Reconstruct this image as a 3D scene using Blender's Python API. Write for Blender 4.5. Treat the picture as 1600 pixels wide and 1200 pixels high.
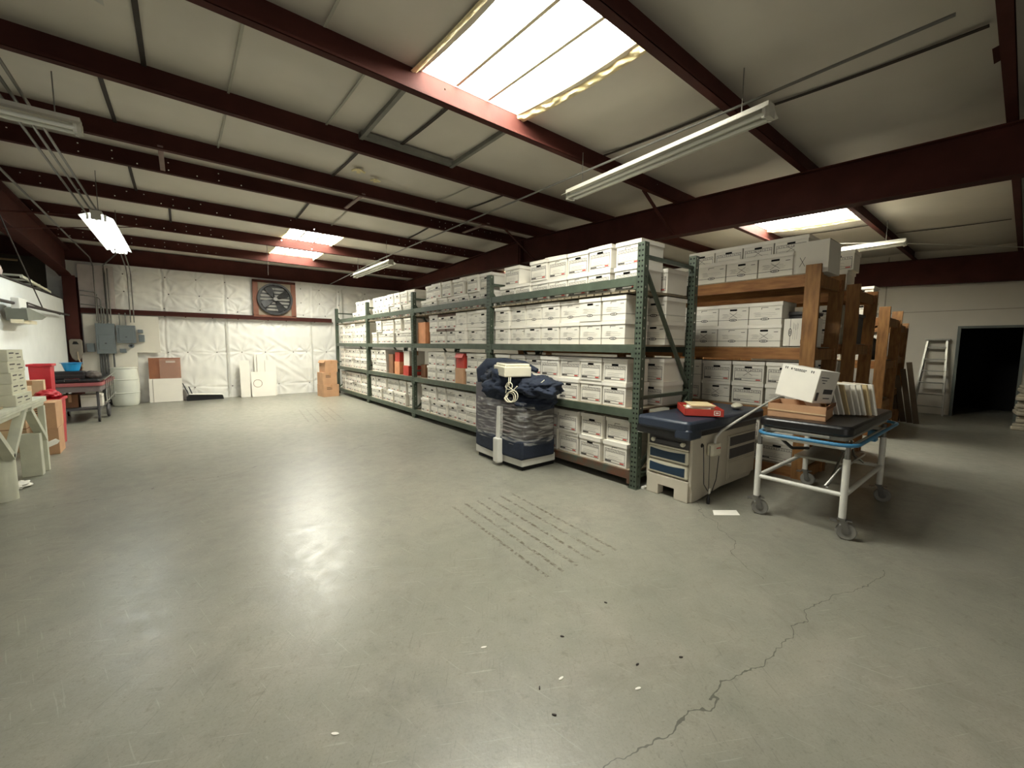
import bpy, math, random
from mathutils import Vector, Matrix, Euler, noise
for o in list(bpy.data.objects): bpy.data.objects.remove(o)
S = bpy.context.scene
COL = S.collection
rnd = random.Random(7)
PI = math.pi

# ---------------------------------------------------------------- camera, world, exposure
F, PITCH, YAW, ROLL, HCAM = 641.287, 0.0938606, 0.675402, 0.00902518, 1.45
cy_, sy_, cp_, sp_ = math.cos(YAW), math.sin(YAW), math.cos(PITCH), math.sin(PITCH)
fwd = Vector((sy_*cp_, cy_*cp_, -sp_)); right = Vector((cy_, -sy_, 0)); up = right.cross(fwd)
r2 = math.cos(ROLL)*right + math.sin(ROLL)*up; u2 = -math.sin(ROLL)*right + math.cos(ROLL)*up
cam = bpy.data.cameras.new('camera'); cam.sensor_fit = 'HORIZONTAL'; cam.sensor_width = 36
cam.lens = F*36/1600; cam.clip_start = 0.02
camo = bpy.data.objects.new('camera', cam); COL.objects.link(camo)
m = Matrix.Identity(4)
for i in range(3):
    m[i][0] = r2[i]; m[i][1] = u2[i]; m[i][2] = -fwd[i]
m[2][3] = HCAM
camo.matrix_world = m
S.camera = camo
S.view_settings.view_transform = 'Standard'; S.view_settings.look = 'None'
S.view_settings.gamma = 1; S.view_settings.use_curve_mapping = False
S.view_settings.exposure = 0.54
W = bpy.data.worlds.new('world'); S.world = W; W.use_nodes = True
W.node_tree.nodes['Background'].inputs[0].default_value = (0.8, 0.88, 1, 1)
W.node_tree.nodes['Background'].inputs[1].default_value = 0.4
SKYLIGHT = 26.0       # radiance of the daylit skylight panels
TUBE = 21.0           # lit fluorescent tubes
def area(name, loc, size, power, rot=(0, 0, 0), color=(1, 1, 1)):
    l = bpy.data.lights.new(name, 'AREA'); l.shape = 'RECTANGLE'; l.size, l.size_y = size
    l.energy = power; l.color = color
    o = bpy.data.objects.new(name, l); COL.objects.link(o); o.location = loc; o.rotation_euler = rot
    return o
# broad unseen fill added behind the camera, plus an unseen lamp overhead at left
area('rear_fill_light', (-1.5, -3.75, 1.7), (3.4, 3.0), 46, (-PI/2+PI, 0, 0), (1, .965, .91))
area('left_fill_lamp', (-1.2, 1.0, 3.1), (0.3, 2.4), 14, (0, 0, 0), (1, .98, .93))

# ---------------------------------------------------------------- materials
def lin(c): return tuple(((x/255)/12.92 if x/255 <= .04045 else ((x/255+.055)/1.055)**2.4) for x in c)+(1,)
MATS = {}
def mat(name, rgb, rough=.6, metal=0, var=.12, scale=6, bump=0, bscale=40, emit=0, spec=.5, stretch=(1, 1, 1), rgb2=None, coord='Object', alpha=None):
    if name in MATS: return MATS[name]
    M = bpy.data.materials.new(name); M.use_nodes = True
    N, L = M.node_tree.nodes, M.node_tree.links
    b = N['Principled BSDF']; b.inputs['Roughness'].default_value = rough; b.inputs['Metallic'].default_value = metal
    b.inputs['Specular IOR Level'].default_value = spec
    c = lin(rgb)
    tc = N.new('ShaderNodeTexCoord'); mp = N.new('ShaderNodeMapping'); mp.inputs['Scale'].default_value = stretch
    L.new(tc.outputs[coord], mp.inputs['Vector'])
    n = N.new('ShaderNodeTexNoise'); n.inputs['Scale'].default_value = scale; n.inputs['Detail'].default_value = 5
    L.new(mp.outputs[0], n.inputs['Vector'])
    r = N.new('ShaderNodeValToRGB'); r.color_ramp.elements[0].position = .3; r.color_ramp.elements[1].position = .7
    if rgb2 is None:
        r.color_ramp.elements[0].color = tuple(x*(1-var) for x in c[:3])+(1,)
        r.color_ramp.elements[1].color = tuple(min(1, x*(1+var)) for x in c[:3])+(1,)
    else:
        r.color_ramp.elements[0].color = c; r.color_ramp.elements[1].color = lin(rgb2)
    L.new(n.outputs['Fac'], r.inputs['Fac']); L.new(r.outputs[0], b.inputs['Base Color'])
    if bump:
        n2 = N.new('ShaderNodeTexNoise'); n2.inputs['Scale'].default_value = bscale; n2.inputs['Detail'].default_value = 4
        L.new(mp.outputs[0], n2.inputs['Vector'])
        bp = N.new('ShaderNodeBump'); bp.inputs['Strength'].default_value = bump; bp.inputs['Distance'].default_value = .01
        L.new(n2.outputs['Fac'], bp.inputs['Height']); L.new(bp.outputs[0], b.inputs['Normal'])
    if emit:
        b.inputs['Emission Color'].default_value = c; b.inputs['Emission Strength'].default_value = emit
    if alpha is not None: b.inputs['Alpha'].default_value = alpha
    MATS[name] = M
    return M

def floor_mat():
    M = bpy.data.materials.new('painted_concrete'); M.use_nodes = True
    N, L = M.node_tree.nodes, M.node_tree.links
    b = N['Principled BSDF']; tc = N.new('ShaderNodeTexCoord')
    def noi(sc, det=6, rough=.6, vec=None, dist=0):
        n = N.new('ShaderNodeTexNoise'); n.inputs['Scale'].default_value = sc; n.inputs['Detail'].default_value = det
        n.inputs['Roughness'].default_value = rough; n.inputs['Distortion'].default_value = dist
        L.new(vec or tc.outputs['Object'], n.inputs['Vector']); return n.outputs['Fac']
    def ramp(src, stops):
        r = N.new('ShaderNodeValToRGB'); e = r.color_ramp.elements
        e[0].position, e[0].color = stops[0]; e[1].position, e[1].color = stops[-1]
        for s in stops[1:-1]: x = e.new(s[0]); x.color = s[1]
        L.new(src, r.inputs['Fac']); return r.outputs[0]
    def mix(f, a, c, mode='MIX'):
        x = N.new('ShaderNodeMix'); x.data_type = 'RGBA'; x.blend_type = mode
        if isinstance(f, float): x.inputs[0].default_value = f
        else: L.new(f, x.inputs[0])
        for s, i in ((a, 6), (c, 7)):
            if isinstance(s, tuple): x.inputs[i].default_value = s
            else: L.new(s, x.inputs[i])
        return x.outputs[2]
    g = lambda v: (v, v, v, 1)
    big = ramp(noi(.7, 4), [(.3, lin((134, 132, 119))), (.5, lin((143, 140, 127))), (.72, lin((153, 147, 134)))])
    c = mix(ramp(noi(5, 8, .7), [(.35, g(0)), (.75, g(.6))]), big, lin((118, 120, 108)))
    # dark scuffs
    c = mix(ramp(noi(14, 8, .75, dist=.6), [(.57, g(0)), (.7, g(.55))]), c, lin((96, 93, 82)))
    c = mix(ramp(noi(38, 5, .7), [(.62, g(0)), (.72, g(.6))]), c, lin((88, 84, 74)))
    c = mix(ramp(noi(55, 4, .7), [(.62, g(0)), (.74, g(.5))]), c, lin((176, 174, 160)))
    c = mix(ramp(noi(2.2, 9, .78, dist=.4), [(.5, g(0)), (.68, g(.5))]), c, lin((112, 110, 99)))
    c = mix(ramp(noi(90, 4, .75), [(.52, g(0)), (.7, g(.45))]), c, lin((98, 96, 86)))
    # long scratches: stretched noises at several angles
    for ang, sc, amt, col in ((.5, 3.2, .35, (168, 167, 152)), (-.9, 4.1, .3, (98, 97, 88)), (1.35, 3.6, .3, (166, 165, 150)), (2.2, 5.0, .3, (100, 98, 88))):
        m0 = N.new('ShaderNodeMapping'); m0.inputs['Rotation'].default_value = (0, 0, ang); L.new(tc.outputs['Object'], m0.inputs['Vector'])
        mp = N.new('ShaderNodeMapping'); mp.inputs['Scale'].default_value = (1, 24, 1); L.new(m0.outputs[0], mp.inputs['Vector'])
        c = mix(ramp(noi(sc, 3, .5, mp.outputs[0], .3), [(.66, g(0)), (.71, g(amt*1.3))]), c, lin(col))
    # pallet / tyre prints: dotted parallel lines limited to two patches
    sp = N.new('ShaderNodeSeparateXYZ'); L.new(tc.outputs['Object'], sp.inputs[0])
    def math_(op, a, b2=None, c2=None):
        x = N.new('ShaderNodeMath'); x.operation = op
        for i, s in enumerate((a, b2, c2)):
            if s is None: continue
            if isinstance(s, (int, float)): x.inputs[i].default_value = s
            else: L.new(s, x.inputs[i])
        return x.outputs[0]
    def patch(cx, cy, ang, hw, hl, freq):
        dx = math_('SUBTRACT', sp.outputs[0], cx); dy = math_('SUBTRACT', sp.outputs[1], cy)
        u = math_('ADD', math_('MULTIPLY', dx, math.cos(ang)), math_('MULTIPLY', dy, math.sin(ang)))
        v = math_('ADD', math_('MULTIPLY', dx, -math.sin(ang)), math_('MULTIPLY', dy, math.cos(ang)))
        ins = math_('MULTIPLY', math_('LESS_THAN', math_('ABSOLUTE', u), hw), math_('LESS_THAN', math_('ABSOLUTE', v), hl))
        st = math_('GREATER_THAN', math_('SINE', math_('MULTIPLY', u, freq)), .8)
        return math_('MULTIPLY', math_('MULTIPLY', ins, st), ramp(noi(30, 3), [(.42, g(0)), (.58, g(.85))]))
    for a in ((2.12, 2.42, -.08, .36, .68, 50), (2.1, 9.0, -.1, .4, .9, 42)):
        c = mix(patch(*a), c, lin((88, 80, 66)))
    # cracks: a thin band of a warped line
    def crack(x0, y0, ang, ln, w, amp):
        dx = math_('SUBTRACT', sp.outputs[0], x0); dy = math_('SUBTRACT', sp.outputs[1], y0)
        u = math_('ADD', math_('MULTIPLY', dx, math.cos(ang)), math_('MULTIPLY', dy, math.sin(ang)))
        v = math_('ADD', math_('MULTIPLY', dx, -math.sin(ang)), math_('MULTIPLY', dy, math.cos(ang)))
        nz = math_('MULTIPLY', math_('SUBTRACT', noi(2.6, 4, .55), .5), amp)
        d = math_('ABSOLUTE', math_('ADD', v, nz))
        ins = math_('MULTIPLY', math_('GREATER_THAN', u, 0.0), math_('LESS_THAN', u, ln))
        return math_('MULTIPLY', math_('MULTIPLY', math_('LESS_THAN', d, w), ins), .75)
    for a in ((.95, .8, -.12, 2.6, .0028, .4), (2.75, .95, .75, 1.3, .0022, .3), (-1.0, 5.2, .2, 3.5, .003, .5)):
        c = mix(crack(*a), c, lin((62, 60, 52)))
    L.new(c, b.inputs['Base Color'])
    r = ramp(noi(9, 6, .7), [(.3, g(.28)), (.7, g(.42))]); L.new(r, b.inputs['Roughness'])
    bp = N.new('ShaderNodeBump'); bp.inputs['Strength'].default_value = .25; bp.inputs['Distance'].default_value = .004
    L.new(noi(22, 6, .7), bp.inputs['Height']); L.new(bp.outputs[0], b.inputs['Normal'])
    b.inputs['Specular IOR Level'].default_value = .5
    return M

def wrap_mat():
    M = bpy.data.materials.new('stretch_film'); M.use_nodes = True
    N, L = M.node_tree.nodes, M.node_tree.links
    out = N['Material Output']; N.remove(N['Principled BSDF'])
    t = N.new('ShaderNodeBsdfTransparent'); gl = N.new('ShaderNodeBsdfGlossy'); gl.inputs['Roughness'].default_value = .22
    df = N.new('ShaderNodeBsdfDiffuse'); df.inputs[0].default_value = (.75, .74, .72, 1)
    tc = N.new('ShaderNodeTexCoord'); mp = N.new('ShaderNodeMapping'); mp.inputs['Scale'].default_value = (2, 2, 14); mp.inputs['Rotation'].default_value = (.25, .2, 0)
    n = N.new('ShaderNodeTexNoise'); n.inputs['Scale'].default_value = 3; n.inputs['Detail'].default_value = 6
    L.new(tc.outputs['Object'], mp.inputs[0]); L.new(mp.outputs[0], n.inputs['Vector'])
    r = N.new('ShaderNodeValToRGB'); r.color_ramp.elements[0].position = .45; r.color_ramp.elements[0].color = (.03, .03, .03, 1)
    r.color_ramp.elements[1].position = .72; r.color_ramp.elements[1].color = (.5, .5, .5, 1); L.new(n.outputs['Fac'], r.inputs[0])
    m1 = N.new('ShaderNodeMixShader'); m1.inputs[0].default_value = .5; L.new(df.outputs[0], m1.inputs[1]); L.new(gl.outputs[0], m1.inputs[2])
    m2 = N.new('ShaderNodeMixShader'); L.new(r.outputs[0], m2.inputs[0]); L.new(t.outputs[0], m2.inputs[1]); L.new(m1.outputs[0], m2.inputs[2])
    bp = N.new('ShaderNodeBump'); bp.inputs['Strength'].default_value = .6; L.new(n.outputs['Fac'], bp.inputs['Height']); L.new(bp.outputs[0], gl.inputs['Normal'])
    L.new(m2.outputs[0], out.inputs[0]); return M

M_floor = floor_mat()
M_film = wrap_mat()
M_steel = mat('oxide_red_steel', (70, 35, 29), .72, spec=.2, var=.2, scale=3, bump=.1)
M_roof = mat('vinyl_roof_insulation', (208, 202, 190), .55, var=.05, scale=1.5, bump=.35, bscale=3, spec=.3)
M_quilt = mat('white_quilted_vinyl', (228, 226, 218), .45, var=.05, scale=2, bump=.25, bscale=14)
M_seam = mat('dark_seam_tape', (46, 37, 31), .7)
M_lseam = mat('pale_seam_tape', (170, 166, 154), .7)
M_sky = mat('skylight_fibreglass', (255, 255, 244), .5, emit=SKYLIGHT, var=.02)
M_skyrib = mat('skylight_rib', (214, 206, 180), .6, var=.05)
M_yfab = mat('yellowed_insulation_edge', (226, 212, 166), .7, var=.15, scale=14, bump=.4)
M_green = mat('green_rack_paint', (70, 80, 66), .5, var=.18, scale=9, bump=.15)
M_rust = mat('rusty_green_paint', (66, 78, 68), .6, rgb2=(98, 62, 42), scale=7)
M_ply = mat('grey_plywood_deck', (146, 134, 112), .8, var=.2, stretch=(1, 12, 1), scale=4)
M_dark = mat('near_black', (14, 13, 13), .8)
M_white = mat('file_box_white', (226, 221, 208), .7, var=.035, scale=3, bump=.06, bscale=12)
M_lid = mat('file_box_lid_white', (233, 228, 216), .7, var=.03, scale=3)
M_ink = mat('grey_ink', (74, 67, 64), .8)
M_ink2 = mat('pale_pencil_ink', (128, 120, 112), .8)
M_inkd = mat('dark_ink', (46, 42, 40), .8)
M_red = mat('red_ink', (190, 70, 60), .8)
M_brown = mat('brown_box_lid', (104, 82, 70), .75)
M_kraft = mat('kraft_cardboard', (188, 146, 110), .8, var=.1, scale=5, bump=.1)
M_kraftd = mat('dark_kraft_cardboard', (128, 88, 60), .8, var=.12, scale=5)
M_orange = mat('orange_carton', (208, 142, 98), .75)
M_redcard = mat('red_carton', (186, 58, 44), .65)
M_wood = mat('construction_lumber', (156, 112, 62), .65, rgb2=(116, 78, 38), stretch=(6, 6, 1), scale=5, bump=.12)
M_woodh = mat('construction_lumber_beam', (164, 114, 64), .65, rgb2=(126, 82, 42), stretch=(6, 1, 6), scale=5, bump=.12)
M_wpaint = mat('white_painted_metal', (212, 210, 200), .45, var=.05)
M_fixt = mat('white_enamel_reflector', (186, 183, 170), .4, var=.05)
M_tubeoff = mat('unlit_tube_glass', (222, 222, 212), .25, var=.02)
M_tube = mat('lit_tube', (244, 252, 255), .3, emit=TUBE, var=.01)
M_galv = mat('galvanised_conduit', (120, 118, 112), .4, metal=.6, var=.1)
M_gbox = mat('grey_electrical_enamel', (106, 114, 116), .45, var=.06)
M_navy = mat('navy_vinyl', (40, 48, 62), .42, var=.12, scale=4, bump=.12, bscale=25)
M_navycl = mat('navy_quilted_cloth', (30, 38, 54), .85, var=.25, scale=8, bump=.4, bscale=30)
M_beige = mat('beige_plastic', (196, 188, 170), .45, var=.05)
M_cream = mat('cream_plastic', (222, 216, 194), .4, var=.04)
M_black = mat('black_vinyl', (26, 25, 26), .35, var=.2, bump=.1)
M_blue = mat('blue_rubber_bumper', (64, 128, 168), .45)
M_teal = mat('dark_blue_drawer', (26, 52, 74), .4)
M_rubber = mat('grey_rubber_tyre', (126, 124, 116), .7)
M_chrome = mat('chrome', (190, 190, 188), .2, metal=1, var=.03)
M_paper = mat('paper', (236, 232, 220), .8, var=.04)
M_manila = mat('manila_folder', (214, 194, 150), .8, var=.1)
M_wallw = mat('painted_panel_wall', (196, 190, 176), .7, var=.05, scale=1.2)
M_part = mat('white_partition_paint', (228, 230, 226), .55, var=.03)
M_bench = mat('weathered_white_paint', (204, 204, 184), .6, var=.1, scale=6, bump=.12)
M_redp = mat('red_plastic', (186, 34, 46), .4, var=.1)
M_pinkc = mat('faded_red_upholstery', (150, 82, 82), .6)
M_bluep = mat('bright_blue_plastic', (22, 140, 198), .35)
M_barrel = mat('white_barrel_plastic', (216, 218, 206), .5, var=.04)
M_alu = mat('aluminium', (170, 168, 158), .35, metal=.7, var=.08)
M_greybin = mat('dark_grey_plastic', (72, 70, 70), .55)
M_clear = mat('clear_poly_sheet', (196, 160, 140), .18, alpha=.45)
M_hard = mat('brown_hardboard', (146, 92, 62), .55)
M_cable = mat('ivory_cable', (226, 220, 196), .5)
M_fan = mat('black_fan_metal', (30, 30, 30), .5)
M_louv = mat('grey_louvre', (128, 126, 118), .5)
M_bronze = mat('fan_wood_frame', (120, 72, 50), .6)

# ---------------------------------------------------------------- mesh builder
class MB:
    def __init__(s): s.v = []; s.f = []; s.m = []; s.T = None
    def add(s, vs, fs, mi=0):
        n = len(s.v)
        if s.T is not None: vs = [tuple(s.T @ Vector(v)) for v in vs]
        s.v += [tuple(v) for v in vs]; s.f += [tuple(i+n for i in f) for f in fs]; s.m += [mi]*len(fs)
        return s
    def box(s, x0, x1, y0, y1, z0, z1, mi=0):
        vs = [(x, y, z) for x in (x0, x1) for y in (y0, y1) for z in (z0, z1)]
        return s.add(vs, [(0, 1, 3, 2), (4, 6, 7, 5), (0, 4, 5, 1), (2, 3, 7, 6), (0, 2, 6, 4), (1, 5, 7, 3)], mi)
    def bar(s, a, b, w, h, mi=0, upv=(0, 0, 1)):
        a, b = Vector(a), Vector(b); d = (b-a).normalized(); u = Vector(upv)
        if abs(d.dot(u)) > .98: u = Vector((0, 1, 0))
        sd = d.cross(u).normalized(); u = sd.cross(d)
        vs = []
        for p in (a, b):
            for i, j in ((-1, -1), (1, -1), (1, 1), (-1, 1)): vs.append(p+sd*(w/2*i)+u*(h/2*j))
        return s.add(vs, [(0, 3, 2, 1), (4, 5, 6, 7), (0, 1, 5, 4), (1, 2, 6, 5), (2, 3, 7, 6), (3, 0, 4, 7)], mi)
    def tube(s, pts, r, n=8, mi=0, closed=False):
        P = [Vector(p) for p in pts]; k = len(P); rs = r if isinstance(r, (list, tuple)) else [r]*k
        ref = Vector((0, 0, 1)); vs = []
        for i in range(k):
            if closed: d = (P[(i+1) % k]-P[i-1])
            else: d = P[min(i+1, k-1)]-P[max(i-1, 0)]
            d.normalize()
            if abs(d.dot(ref)) > .95: ref = Vector((1, 0, 0)) if abs(d.x) < .9 else Vector((0, 1, 0))
            a = d.cross(ref).normalized(); b = a.cross(d).normalized(); ref = b
            for j in range(n):
                t = 2*PI*j/n; vs.append(P[i]+(a*math.cos(t)+b*math.sin(t))*rs[i])
        fs = []
        for i in range(k if closed else k-1):
            i2 = (i+1) % k
            for j in range(n): fs.append((i*n+j, i*n+(j+1) % n, i2*n+(j+1) % n, i2*n+j))
        if not closed: fs += [tuple(range(n-1, -1, -1)), tuple((k-1)*n+j for j in range(n))]
        return s.add(vs, fs, mi)
    def cyl(s, a, b, r, n=16, mi=0, r2=None): return s.tube([a, b], [r, r if r2 is None else r2], n, mi)
    def lathe(s, prof, c=(0, 0, 0), n=24, mi=0, axis='Z'):
        vs = []
        for r, z in prof:
            for j in range(n):
                t = 2*PI*j/n; a, b = r*math.cos(t), r*math.sin(t)
                v = (a, b, z) if axis == 'Z' else ((a, z, b) if axis == 'Y' else (z, a, b))
                vs.append((v[0]+c[0], v[1]+c[1], v[2]+c[2]))
        fs = []
        for i in range(len(prof)-1):
            for j in range(n): fs.append((i*n+j, i*n+(j+1) % n, (i+1)*n+(j+1) % n, (i+1)*n+j))
        return s.add(vs, fs, mi)
    def prism(s, poly, a0, a1, axis='Z', mi=0):   # polygon extruded along an axis
        def P(u, v, w): return {'Z': (u, v, w), 'Y': (u, w, v), 'X': (w, u, v)}[axis]
        n = len(poly); vs = [P(u, v, a0) for u, v in poly]+[P(u, v, a1) for u, v in poly]
        fs = [tuple(range(n-1, -1, -1)), tuple(range(n, 2*n))]+[(i, (i+1) % n, (i+1) % n+n, i+n) for i in range(n)]
        return s.add(vs, fs, mi)
    def grid(s, nu, nv, fn, mi=0, skip=None):
        vs = [fn(i/nu, j/nv) for j in range(nv+1) for i in range(nu+1)]
        fs = [(j*(nu+1)+i, j*(nu+1)+i+1, (j+1)*(nu+1)+i+1, (j+1)*(nu+1)+i) for j in range(nv) for i in range(nu) if not (skip and skip(i, j))]
        return s.add(vs, fs, mi)
    def mesh(s, name, mats):
        me = bpy.data.meshes.new(name); me.from_pydata(s.v, [], s.f)
        for x in (mats if isinstance(mats, (list, tuple)) else [mats]): me.materials.append(x)
        me.polygons.foreach_set('material_index', s.m); me.update()
        return me
    def build(s, name, mats, parent=None, loc=(0, 0, 0), smooth=False, bevel=0, fix=True):
        me = s.mesh(name, mats)
        if fix:
            import bmesh
            b = bmesh.new(); b.from_mesh(me); bmesh.ops.recalc_face_normals(b, faces=b.faces); b.to_mesh(me); b.free()
        if smooth:
            me.polygons.foreach_set('use_smooth', [True]*len(me.polygons))
            me.set_sharp_from_angle(angle=math.radians(40))
        o = bpy.data.objects.new(name, me); COL.objects.link(o); o.location = loc
        if parent: o.parent = parent
        if bevel:
            bm_ = o.modifiers.new('bevel', 'BEVEL'); bm_.width = bevel; bm_.segments = 2; bm_.limit_method = 'ANGLE'
        return o
def tag(o, label=None, cat=None, group=None, kind=None):
    if label: o['label'] = label
    if cat: o['category'] = cat
    if group: o['group'] = group
    if kind: o['kind'] = kind
    return o
def thing(name, label, cat, loc=(0, 0, 0), rz=0, group=None, rot=None):
    o = bpy.data.objects.new(name, None); COL.objects.link(o); o.location = loc
    o.rotation_euler = rot or (0, 0, rz); o.empty_display_size = .1
    return tag(o, label, cat, group)
def cp(o, parent=None):
    c = o.copy(); COL.objects.link(c)
    if parent: c.parent = parent
    for ch in [x for x in ALLCH.get(o.name, [])]: cp(ch, c)
    return c
ALLCH = {}
def chk(p, *kids): ALLCH[p.name] = list(kids); return p
ORD = ['first', 'second', 'third', 'fourth', 'fifth', 'sixth', 'seventh', 'eighth', 'ninth', 'tenth', 'eleventh', 'twelfth', 'thirteenth', 'fourteenth']

# ---------------------------------------------------------------- room shell
SL = .04; RIDGE = 6.8; YB = 13.28; XL, XR, YF = -8.0, 13.15, -3.8
def zpb(y): return 3.38+SL*y if y <= RIDGE else 3.38+SL*(2*RIDGE)+.012-SL*y      # purlin underside
PD = .205
def zc(y): return zpb(y)+PD
tag(MB().box(XL-.2, XR+2.2, YF-.2, YB+.2, -.1, 0).build('floor', M_floor), kind='structure')
PY = [-2.78, -1.27, .26, 1.77, 3.34, 4.84, 6.37, 7.23, 8.76, 10.29, 11.9, 13.2]
SKY = [(1.68, 2.70, 3), (7.9, 9.0, 3)]
def roof(y0, y1, holes):
    b = MB(); xs = [XL]; 
    segs = []; x = XL
    for h0, h1 in holes: segs.append((x, h0)); x = h1
    segs.append((x, XR+.1))
    for x0, x1 in segs:
        nu = max(2, int((x1-x0)/.12)); nv = 14
        def fn(u, v):
            X = x0+(x1-x0)*u; Y = y0+(y1-y0)*v
            sag = .035*math.sin(PI*v)
            seam = min(abs(((X+.45) % .93)-.465), 1)     # shallow tension folds running down the slope
            fold = .010*math.sin(PI*v)*math.exp(-(seam/.05)**2)
            w = .012*noise.noise(Vector((X*1.2, Y*2.2, 3)))*math.sin(PI*v)
            edge = 0
            dr = 5.7-X
            if 0 < dr < 1.3: edge = .05*math.sin(PI*v)*math.sin(dr*5.2)*math.exp(-dr*1.2)   # billow near the frame
            return (X, Y, zc(Y)-sag+fold+w-edge)
        b.grid(nu, nv, fn)
        if 1: b.box(x0, x1, y0, y1, max(zc(y0), zc(y1))+.06, max(zc(y0), zc(y1))+.08)
    o = b.build('ceiling', M_roof, smooth=False, fix=False)
    o.data.polygons.foreach_set('use_smooth', [True]*len(o.data.polygons))
    tag(o, kind='structure'); return o
edges = [YF-.1]+PY[1:-1]+[YB+.1]
for i in range(len(edges)-1):
    y0, y1 = edges[i], edges[i+1]; holes = []
    if abs(y0-1.77) < .01: holes = [(1.68, 2.70), (7.9, 9.0)]
    if abs(y0-8.76) < .01 or abs(y0-10.29) < .01: holes = [(1.80, 2.80)]+([(7.9, 9.0)] if abs(y0-8.76) < .01 else [])
    roof(y0, y1, holes)

# skylights: ribbed translucent panels
def skylight(x0, x1, y0, y1, label, es=1.0):
    t = thing('skylight_panel', label, 'skylight', ((x0+x1)/2, (y0+y1)/2, zc((y0+y1)/2)+.05))
    cx, cyy, cz = t.location
    b = MB(); rib = MB(); n = 3; w = (x1-x0)
    prof = []
    for k in range(n+1):
        xx = x0+w*k/n
        prof += [(xx-.035, 0), (xx-.015, .03), (xx+.015, .03), (xx+.035, 0)]
    prof = [(x0-.06, 0)]+[p for p in prof if x0-.05 < p[0] < x1+.05]+[(x1+.06, 0)]
    vs = []
    for (xx, zz) in prof: vs += [(xx-cx, y0-cyy-.05, zc(y0)+.045+zz-cz), (xx-cx, y1-cyy+.05, zc(y1)+.045+zz-cz)]
    b.add(vs, [(2*i, 2*i+1, 2*i+3, 2*i+2) for i in range(len(prof)-1)])
    b.build('translucent_sheet', M_sky, t, fix=False)
    for k in range(1, n):
        xx = x0+w*k/n
        q = MB(); q.bar((xx-cx, y0-cyy, zc(y0)+.02-cz), (xx-cx, y1-cyy, zc(y1)+.02-cz), .03, .012); q.build('rib', M_skyrib, t)
    # puckered, yellowed insulation tucked along both long edges
    for sx, xe in ((-1, x0), (1, x1)):
        q = MB()
        def fn(u, v):
            Y = y0+(y1-y0)*u
            bul = .07*math.sin(PI*min(1, u*1.15)) if sx > 0 else .03
            wv = noise.noise(Vector((Y*9, v*4, sx*5)))*.016*math.sin(PI*v)+.006*math.sin(Y*38+v*9)*math.sin(PI*v)
            X = xe+sx*(-.02+(bul*(1-v)*(.4)+.12*v)*es)+wv*es
            Z = zc(Y)+.045-.05*math.sin(PI*v*.8)-.045*v-.03*math.sin(PI*u)*v+wv
            return (X-cx, Y-cyy, Z-cz)
        q.grid(60, 10, fn); o = q.build('tucked_insulation', M_yfab, t, smooth=True, fix=False)
    return t
skylight(1.68, 2.70, 1.77, 3.34, 'large glowing ribbed skylight between the roof purlins near the camera')
skylight(1.80, 2.80, 8.76, 10.29, 'small bright skylight farther back, nearer of the two far ones', .3)
skylight(1.80, 2.80, 10.29, 11.9, 'thin bright skylight strip closest to the fan wall', .3)
skylight(7.9, 9.0, 8.76, 10.29, 'second bay skylight on the far slope, hidden by stacked boxes', .3)  # extra glowing panel, added out of view to brighten the second bay ceiling
skylight(7.9, 9.0, 1.77, 3.34, 'bright skylight in the second bay beyond the deep roof frame')

# seam straps on the roof insulation
def strap(x, y0, y1, w, m_, label):
    b = MB()
    for k in range(8):
        ya = y0+(y1-y0)*k/8; yb = y0+(y1-y0)*(k+1)/8
        za = zc(ya)-.05+.012*(1-math.sin(PI*k/8)); zb = zc(yb)-.05+.012*(1-math.sin(PI*(k+1)/8))
        b.bar((x, ya, za), (x, yb, zb), w, .006)
    tag(b.build('roof_strap', m_), label, 'strap')
P = PY
for x, k, nm in ((-.13, 4, 'left of the big skylight'), (-.44, 5, 'third roof bay at far left'), (2.08, 4, 'just behind the big skylight'), (1.77, 5, 'above the torn insulation'),
              (3.98, 5, 'between the middle purlins at right'), (3.98, 3, 'right of the big skylight'), (4.23, 2, 'over the long unlit lamp'),
              (-.43, 7, 'far slope at left'), (-.05, 8, 'far slope left of the small skylight'), (1.77, 7, 'far slope above the small skylight'), (3.98, 7, 'far slope by the hanging conduit'),
              (6.9, 3, 'second bay, left of its skylight'), (9.6, 3, 'second bay, right of its skylight'), (10.6, 2, 'second bay at far right'), (7.6, 2, 'second bay beside the deep frame')):
    strap(x, P[k]+.06, P[k+1]-.06, .035, M_seam, 'dark seam strap across the roof insulation, '+nm)
for x, k, nm in ((.45, 4, 'left part of second roof bay'), (.46, 5, 'left part of third roof bay'), (1.3, 4, 'short bay beside the flap frame'), (3.4, 5, 'right of the torn patch'), (.9, 3, 'left of the skylight edge'),
                 (2.4, 7, 'far slope centre')):
    strap(x, P[k]+.06, P[k+1]-.06, .02, M_lseam, 'pale taped seam in the roof insulation, '+nm)
# covered skylight frame flap and torn spot
b = MB(); b.box(1.62, 1.66, 3.5, 4.72, zc(4)-.075, zc(4)-.03); b.box(2.74, 2.78, 3.5, 4.72, zc(4)-.075, zc(4)-.03); b.box(1.62, 2.78, 4.66, 4.74, zc(4.7)-.085, zc(4.7)-.03)
tag(b.build('roof_flap', mat('grey_tape_frame', (120, 118, 110), .6)), 'grey taped frame of a covered opening behind the skylight', 'frame')
b = MB()
for cx, cyy, s in ((1.95, 5.75, .09), (2.25, 5.95, .07)):
    for k in range(5):
        a = k*1.3; b.bar((cx, cyy, zc(cyy)-.05), (cx+s*math.cos(a), cyy+s*math.sin(a)*.7, zc(cyy)-.075), .05, .008)
tag(b.build('torn_patch', M_yfab), 'small torn patch hanging from the roof insulation', 'patch')

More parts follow.
